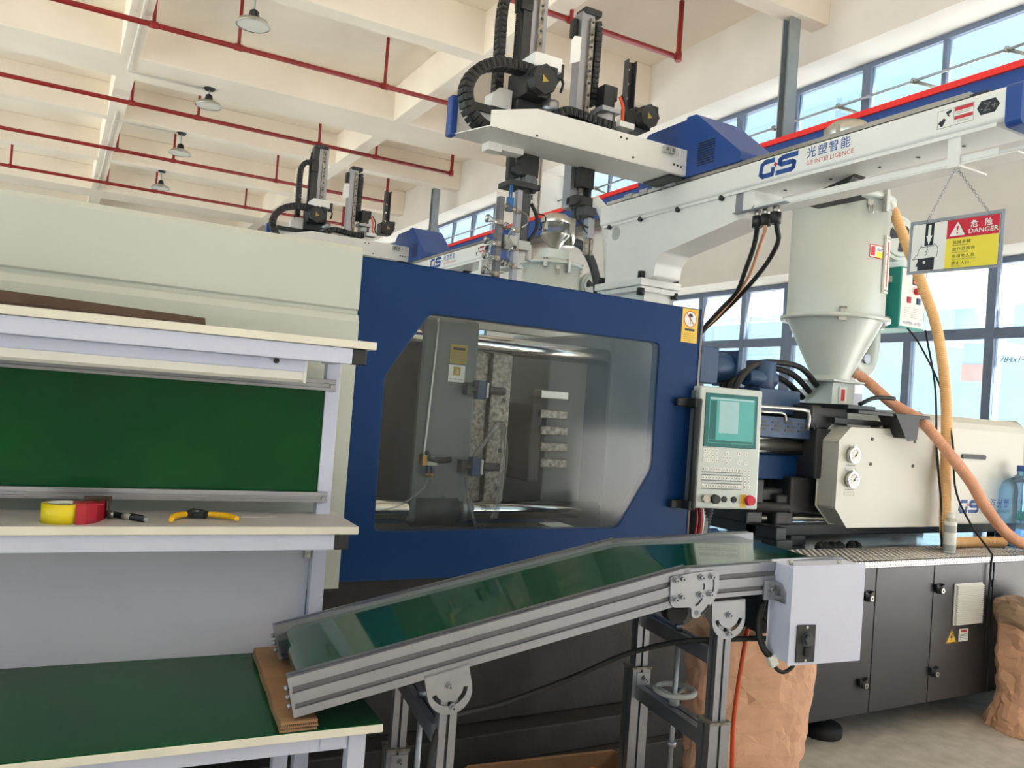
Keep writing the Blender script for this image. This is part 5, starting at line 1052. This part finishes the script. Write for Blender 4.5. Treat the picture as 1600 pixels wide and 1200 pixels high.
def bar_y(x, y0, y1, z, wd, ht, nm='cross_bar'):
    g_ = 0.007
    pf = [(x-wd/2, z-ht/2), (x+wd/2, z-ht/2), (x+wd/2, z+ht/2), (x+g_/2, z+ht/2), (x+g_/2, z+ht/2-0.007), (x-g_/2, z+ht/2-0.007), (x-g_/2, z+ht/2), (x-wd/2, z+ht/2)]
    o = put(nm, MB().prism(pf, 'y', y0, y1), 'aluminium', cv); put('slot_insert', MB().box(x-g_/2, x+g_/2, y0, y1, z+ht/2-0.0075, z+ht/2-0.005), 'charcoal', o); return o
bar_y(1.205, 0.045, 0.443, 0.905, 0.045, 0.045); bar_y(1.203, 0.045, 0.443, 0.665, 0.060, 0.045)
bar_y(0.375, 0.045, 0.443, 0.735, 0.045, 0.045); bar_y(0.375, 0.045, 0.443, 0.38, 0.06, 0.045)
put('long_brace', MB().box(0.40, 1.18, 0.452, 0.488, 0.20, 0.245), 'aluminium', cv)
for sx, zt, zw in ((1.203, 0.93, 0.705), (0.375, 0.76, 0.42)):
    put('lifting_screw', MB().cyl((sx, 0.24, 0.28), (sx, 0.24, zt), 0.0085, n=14).cyl((sx, 0.24, zt), (sx, 0.24, zt+0.018), 0.015, n=6).cyl((sx, 0.24, 0.56 if zt > 0.8 else 0.33), (sx, 0.24, 0.575 if zt > 0.8 else 0.345), 0.016, n=8), 'zinc', cv)
    hw = MB(); ring = [(sx+0.062*math.cos(t*math.pi/12), 0.24+0.062*math.sin(t*math.pi/12), zw+0.03) for t in range(25)]
    hw.tube(ring, 0.009, 8, cap=False)
    for t in (20, 140, 260): hw.tube([(sx, 0.24, zw+0.012), (sx+0.058*math.cos(math.radians(t)), 0.24+0.058*math.sin(math.radians(t)), zw+0.03)], 0.006, 6)
    hw.cyl((sx, 0.24, zw-0.015), (sx, 0.24, zw+0.02), 0.017, n=14); put('handwheel', hw, 'grey_plastic', cv)
# white motor cover with the speed control
bx_ = put('motor_cover', MB().prism([(1.372, 0.912), (1.628, 0.918), (1.628, 1.200), (1.372, 1.192)], 'y', -0.082, 0.02), 'bench_white', cv, 0.004, label='white box cover of the conveyor motor')
fx = Face(Matrix.Translation(CV) @ Matrix.Rotation(CR, 4, 'Z') @ Vector((0, -0.082, 0)), (1, 0, 0), (0, 0, 1), None)
sc_ = put('speed_control', MB().box(1.392, 1.458, -0.088, -0.082, 0.918, 1.026), 'black_plastic', bx_, 0.002)
put('control_knob', MB().cyl((1.428, -0.088, 0.985), (1.428, -0.104, 0.985), 0.015, n=20).cyl((1.428, -0.088, 0.985), (1.428, -0.092, 0.985), 0.020, n=20), 'charcoal', sc_)
put('rocker_switch', MB().box(1.418, 1.436, -0.094, -0.088, 0.937, 0.962), 'black_rubber', sc_, 0.002)
for z in (0.924, 1.020): put('control_screw', MB().cyl((1.425, -0.088, z), (1.425, -0.090, z), 0.004, n=10), 'steel', sc_)
for x in (1.385, 1.56): put('cover_screw', MB().cyl((x, -0.05, 1.192), (x, -0.05, 1.208), 0.006, n=10), 'steel', bx_)
sb = put('cover_bracket', MB().box(1.330, 1.374, -0.006, 0.0, 1.080, 1.138).prism([(-0.055, 1.080), (0.0, 1.080), (0.0, 1.140), (-0.035, 1.135), (-0.055, 1.11)], 'x', 1.366, 1.371), 'zinc', cv)
piece('bolt', bmz, sb, T(1.352, -0.006, 1.112) @ BR90); piece('bolt', bmz, sb, T(1.366, -0.028, 1.108) @ RZ(90) @ RX(-90) @ RX(180))
put('gear_motor', MB().box(1.40, 1.55, 0.10, 0.24, 0.95, 1.08).cyl((1.475, 0.17, 0.98), (1.475, 0.40, 0.98), 0.055, n=20), 'black_iron', cv, 0.004)
cl_ = put('motor_cable', MB().tube([(1.36, 0.03, 1.075), (1.335, 0.02, 1.00), (1.345, 0.0, 0.935), (1.362, -0.012, 0.915)], 0.010, 10, fine=0.02), 'black_rubber', cv)
put('motor_cable', MB().tube([(1.375, 0.03, 1.07), (1.37, 0.05, 1.02), (1.40, 0.05, 0.99)], 0.008, 10, fine=0.02), 'black_rubber', cv)
put('plug', MB().box(-0.014, 0.014, -0.010, 0.010, -0.035, 0.0, T(1.363, -0.012, 0.918) @ RY(-25)), 'white_plastic', cl_, 0.003)
put('motor_cable', MB().tube([(1.378, -0.014, 0.885), (1.395, -0.016, 0.870), (1.42, -0.015, 0.868), (1.45, -0.01, 0.885), (1.46, 0.0, 0.915)], 0.006, 8, fine=0.01), 'black_rubber', cv)
CM = T(*CV) @ Matrix.Rotation(CR, 4, 'Z')
def cw(x, y, z): return tuple(CM @ Vector((x, y, z)))
solo('power_cable', MB().tube([cw(0.33, -0.03, 0.45), cw(0.335, -0.02, 0.66), cw(0.355, 0.01, 0.74), cw(0.40, 0.06, 0.765), cw(0.48, 0.12, 0.755), cw(0.62, 0.2, 0.745), cw(0.85, 0.25, 0.79), cw(1.0, 0.22, 0.86), cw(1.12, 0.12, 0.925), cw(1.20, 0.055, 0.948), cw(1.30, 0.05, 0.95), cw(1.42, 0.04, 0.95)], 0.008, 10, fine=0.03), 'black_rubber', 'black power cable slung along under the conveyor', 'cable', cw(0.33, -0.03, 0.45))

# ---------------------------------------------------------------- sacks, box and the rest
from mathutils import noise
def sack(name, label, c, r, h, top, collar, seed, rot=0.0, flare=0.12, squash=0.62):
    n = 52; k = 34; t = thing(name, label, 'sack', (c[0], c[1], 0), group='open kraft paper sacks')
    off = Vector((seed*7.3, seed*3.1, seed*1.7)); cr = math.cos(math.radians(rot)); sr = math.sin(math.radians(rot))
    def crease(p):
        return 0.5-(1-abs(noise.noise(p)))**3
    def surf(i, j, inner=0.0):
        jt = noise.noise(Vector((i*1.7, j*2.3, seed+0.5))); ju = noise.noise(Vector((i*2.9+9, j*1.3, seed+0.5)))
        u = 2*math.pi*(i+0.55*ju)/n; v = (j+(0.55*jt if 0 < j < k else 0))/k
        ca, sa_ = math.cos(u), math.sin(u); e = 0.55+0.35*(1-v)     # boxy gusseted outline
        x = math.copysign(abs(ca)**e, ca); y = math.copysign(abs(sa_)**e, sa_)*squash
        wv = 1.0+flare*math.exp(-(v/0.10)**2)-0.10*math.exp(-((v-0.28)/0.16)**2)+0.06*math.exp(-((v-0.75)/0.2)**2)
        y *= 1.05-0.25*v+0.25*math.exp(-(v/0.15)**2)
        p = Vector((x*2.1, y*2.1, v*h*7.5))+off
        d = 0.12*crease(p*0.5)+0.07*crease(p*1.1+off)+0.05*noise.noise(p*2.9)+0.05*noise.noise(p*0.5)
        rr = r*wv*(1+d)-inner
        z = h*v+(v**5)*(top*noise.noise(Vector((x*2.2, y*2.2, seed*1.0)))*3.0)+0.012*noise.noise(p*1.3)*v
        X, Y_ = x*rr, y*rr
        X += 0.05*v*math.sin(v*3)+0.02*noise.noise(Vector((v*3, seed, 1.0)))
        return (c[0]+cr*X-sr*Y_, c[1]+sr*X+cr*Y_, max(0.002, z))
    def rows(js, inner): 
        m_ = MB(); L = len(js)
        m_.add([surf(i, j, inner[q]) for q, j in enumerate(js) for i in range(n)], [f_ for j in range(L-1) for i in range(n) for a_, b_, c_, d_ in [(j*n+i, j*n+(i+1) % n, (j+1)*n+(i+1) % n, (j+1)*n+i)] for f_ in (((a_, b_, c_), (a_, c_, d_)) if (i+j) % 2 else ((a_, b_, d_), (b_, c_, d_)))], False); return m_
    m1 = rows(list(range(k+1)), [0]*(k+1)); m1.add([surf(i, 0) for i in range(n)], [tuple(range(n))])
    put('bag', m1, 'kraft', t)
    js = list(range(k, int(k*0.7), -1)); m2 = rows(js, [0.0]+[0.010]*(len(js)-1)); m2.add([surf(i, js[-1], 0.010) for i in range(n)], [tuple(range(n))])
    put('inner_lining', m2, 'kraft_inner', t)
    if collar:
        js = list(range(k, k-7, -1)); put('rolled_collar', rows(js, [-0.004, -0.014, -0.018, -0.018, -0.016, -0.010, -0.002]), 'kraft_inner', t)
    return t
sack('paper_sack', 'crumpled open kraft paper sack standing under the conveyor motor box', (2.265, 2.20), 0.215, 0.84, 0.03, False, 3, -20)
sack('paper_sack', 'kraft paper sack with rolled grey rim standing before the cabinet at the right', (4.99, 2.60), 0.27, 0.71, 0.02, True, 8, -8)
bxc = thing('cardboard_box', 'open brown cardboard box on the floor under the conveyor', 'box', (1.62, 2.30, 0), math.radians(-6), local=True)
for x0, x1, y0, y1 in ((-0.30, 0.30, -0.22, -0.214), (-0.30, 0.30, 0.214, 0.22), (-0.30, -0.294, -0.22, 0.22), (0.294, 0.30, -0.22, 0.22)): put('side', MB().box(x0, x1, y0, y1, 0, 0.345), 'cardboard', bxc)
put('bottom', MB().box(-0.30, 0.30, -0.22, 0.22, 0.0, 0.006), 'cardboard', bxc)
put('flap', MB().box(-0.29, 0.29, 0, 0.12, 0, 0.005, T(0, 0.22, 0.345) @ RX(-55)), 'cardboard', bxc); put('flap', MB().box(0, 0.10, -0.20, 0.20, 0, 0.005, T(0.30, 0, 0.345) @ RY(50)), 'cardboard', bxc)
for i, (x, y, rz) in enumerate(((0.16, 0.10, 20),)):
    p = T(1.62, 2.30, 0) @ RZ(-6) @ Vector((x, y, 0.30)); m_ = MB(); m_.prism(rrect(-0.05, 0.05, -0.03, 0.03, 0.012), 'z', 0, 0.012, [circle(0.02, 0, 0.012, 12)], T(*p) @ RZ(rz) @ RX(15)); m_.cyl(p+Vector((-0.02, 0, 0.01)), p+Vector((-0.02, 0, 0.045)), 0.014, n=14)
    solo('molded_part', m_, 'hot_orange', 'orange moulded plastic part lying in the cardboard box', 'plastic part', p)
solo('parts_bundle', MB().box(1.40, 1.85, 2.14, 2.46, 0.008, 0.298), 'cardboard_dark', 'brown carton packed inside the box under the conveyor', 'cardboard', (1.62, 2.3, 0.008), 0.01)
# spray can on the tread plate
sx, sy = 4.56, 2.90
cn3 = thing('spray_can', 'white spray can standing on the chequered plate', 'spray can', (sx, sy, 0.942))
put('can_body', MB().lathe([(0.0, 0.942), (0.032, 0.942), (0.0335, 0.946), (0.0335, 1.115), (0.031, 1.122)], (sx, sy, 0), 28), 'print_white', cn3)
put('can_print', MB().lathe([(0.0338, 0.955), (0.0338, 0.99)], (sx, sy, 0), 28).lathe([(0.0338, 1.06), (0.0338, 1.10)], (sx, sy, 0), 28), 'grey_plastic', cn3)
put('can_shoulder', MB().lathe([(0.031, 1.122), (0.022, 1.140), (0.016, 1.146)], (sx, sy, 0), 28), 'steel', cn3); put('cap', MB().lathe([(0.020, 1.142), (0.019, 1.165), (0.012, 1.172), (0.0, 1.172)], (sx, sy, 0), 20), 'white_plastic', cn3)
fcn = Face((sx-0.0345, sy-0.02, 0.95), (0.5, -0.85, 0), (0, 0, 1), cn3)
# blue water bottle
wx, wy = 5.47, 3.02
wbt = thing('water_bottle', 'large blue water bottle at the right edge', 'bottle', (wx, wy, 0.942))
put('bottle_body', MB().lathe([(0.0, 0.945), (0.125, 0.945), (0.135, 0.96), (0.135, 1.06), (0.128, 1.075), (0.135, 1.09), (0.135, 1.20), (0.128, 1.215), (0.135, 1.23), (0.135, 1.29), (0.11, 1.345), (0.05, 1.38), (0.03, 1.40), (0.03, 1.44)], (wx, wy, 0), 40), 'blue_bottle', wbt)
put('cap', MB().lathe([(0.033, 1.42), (0.033, 1.455), (0.0, 1.457)], (wx, wy, 0), 20), 'print_blue', wbt)
pa = MB(); rr_ = 0.1365
for i in range(6): a0 = math.radians(200+i*4); a1 = math.radians(203+i*4); pa.add([(wx+rr_*math.cos(a), wy+rr_*math.sin(a), z) for a in (a0, a1) for z in (1.115, 1.16+0.015*(i % 3))], [(0, 1, 3, 2)])
put('label_mark', pa, 'teal', wbt)
# hoses and cables by the hopper
def hose(name, pts, r, m_, label, step=0.004):
    return solo(name, MB().tube(pts, lambda s: r*(1+0.085*math.sin(s*2*math.pi/0.011)), 14, fine=0.0028), m_, label, 'hose', pts[-1])
hose('spiral_hose', [(4.50, 3.42, 3.10), (4.54, 3.36, 2.95), (4.585, 3.28, 2.72), (4.62, 3.20, 2.50), (4.66, 3.14, 2.30), (4.67, 3.08, 2.05), (4.66, 3.03, 1.75), (4.64, 3.0, 1.40), (4.63, 2.98, 1.10), (4.66, 2.98, 0.995), (4.78, 3.02, 0.975), (5.05, 3.03, 0.972), (5.27, 3.0, 0.972)], 0.031, 'orange_hose', 'orange ribbed hose running straight down from the hopper top')
hose('spiral_hose', [(4.36, 3.45, 1.96), (4.41, 3.38, 1.90), (4.42, 3.22, 1.78), (4.43, 3.03, 1.68), (4.52, 2.90, 1.50), (4.67, 2.86, 1.35), (4.79, 2.85, 1.225), (5.02, 2.845, 1.06), (5.24, 2.83, 0.985), (5.6, 2.825, 0.975)], 0.031, 'pink_hose', 'salmon ribbed hose curving in front of the orange one to the right')
solo('black_cord', MB().tube([(4.60, 3.28, 2.26), (4.62, 3.2, 2.15), (4.66, 3.08, 1.9), (4.65, 2.98, 1.6), (4.62, 2.92, 1.3), (4.70, 2.86, 1.1), (4.80, 2.80, 0.955), (4.78, 2.785, 0.90), (4.77, 2.783, 0.5), (4.78, 2.78, 0.3)], 0.006, 8, fine=0.03), 'black_rubber', 'thin black cord from the teal box down the cabinet front', 'cord', (4.78, 2.78, 0.3))
solo('black_cord', MB().tube([(4.66, 3.2, 2.25), (4.64, 3.1, 1.9), (4.59, 3.03, 1.5), (4.60, 2.99, 1.2), (4.61, 2.98, 0.96)], 0.006, 8, fine=0.03), 'black_rubber', 'thin black cord hanging beside the orange hose', 'cord', (4.61, 2.98, 0.96))
solo('orange_cable', MB().tube([(2.11, 2.02, 1.06), (2.094, 2.001, 0.976), (2.046, 1.972, 0.924), (2.02, 1.969, 0.771), (1.999, 1.961, 0.632), (2.005, 1.96, 0.488), (2.01, 1.95, 0.25), (2.06, 1.93, 0.02), (2.3, 1.82, 0.012), (2.46, 1.93, 0.012), (2.56, 1.98, 0.012), (2.64, 2.03, 0.012), (2.62, 1.8, 0.012)], 0.007, 8, fine=0.03), 'orange_cord', 'orange cord hanging before the crumpled paper sack', 'cord', (2.02, 1.92, 0.0))
# lump of dark grease on the deck
random.seed(4); gm_ = MB()
for i in range(30):
    x = 3.80+0.36*random.random(); y = 3.16+0.05*random.random(); s_ = random.uniform(0.015, 0.03)
    gm_.lathe([(0.0, s_*1.1), (s_*0.6, s_*0.8), (s_, 0.2*s_), (s_, 0.0)], (x, y, 0.9375), 6, M=RZ(random.uniform(0, 60)))
solo('oily_rag', gm_, 'black_rubber', 'black crumpled oily rag on the deck before the slide rail', 'rag', (3.98, 3.18, 0.9375))
# pale steel stand behind the machine
wsd = thing('steel_stand', 'pale steel stand behind the hopper with two posts', 'stand', (5.9, 4.6, 0))
for x in (5.62, 5.80, 5.98): put('post', MB().box(x-0.04, x+0.04, 4.75, 4.83, 0, 2.62), 'canopy_white', wsd, 0.004)
put('shelf_plate', MB().box(5.45, 6.05, 4.70, 4.9, 1.66, 1.92), 'bench_white', wsd, 0.004); put('top_beam', MB().box(5.5, 6.1, 4.74, 4.84, 2.62, 2.70), 'canopy_white', wsd, 0.004)
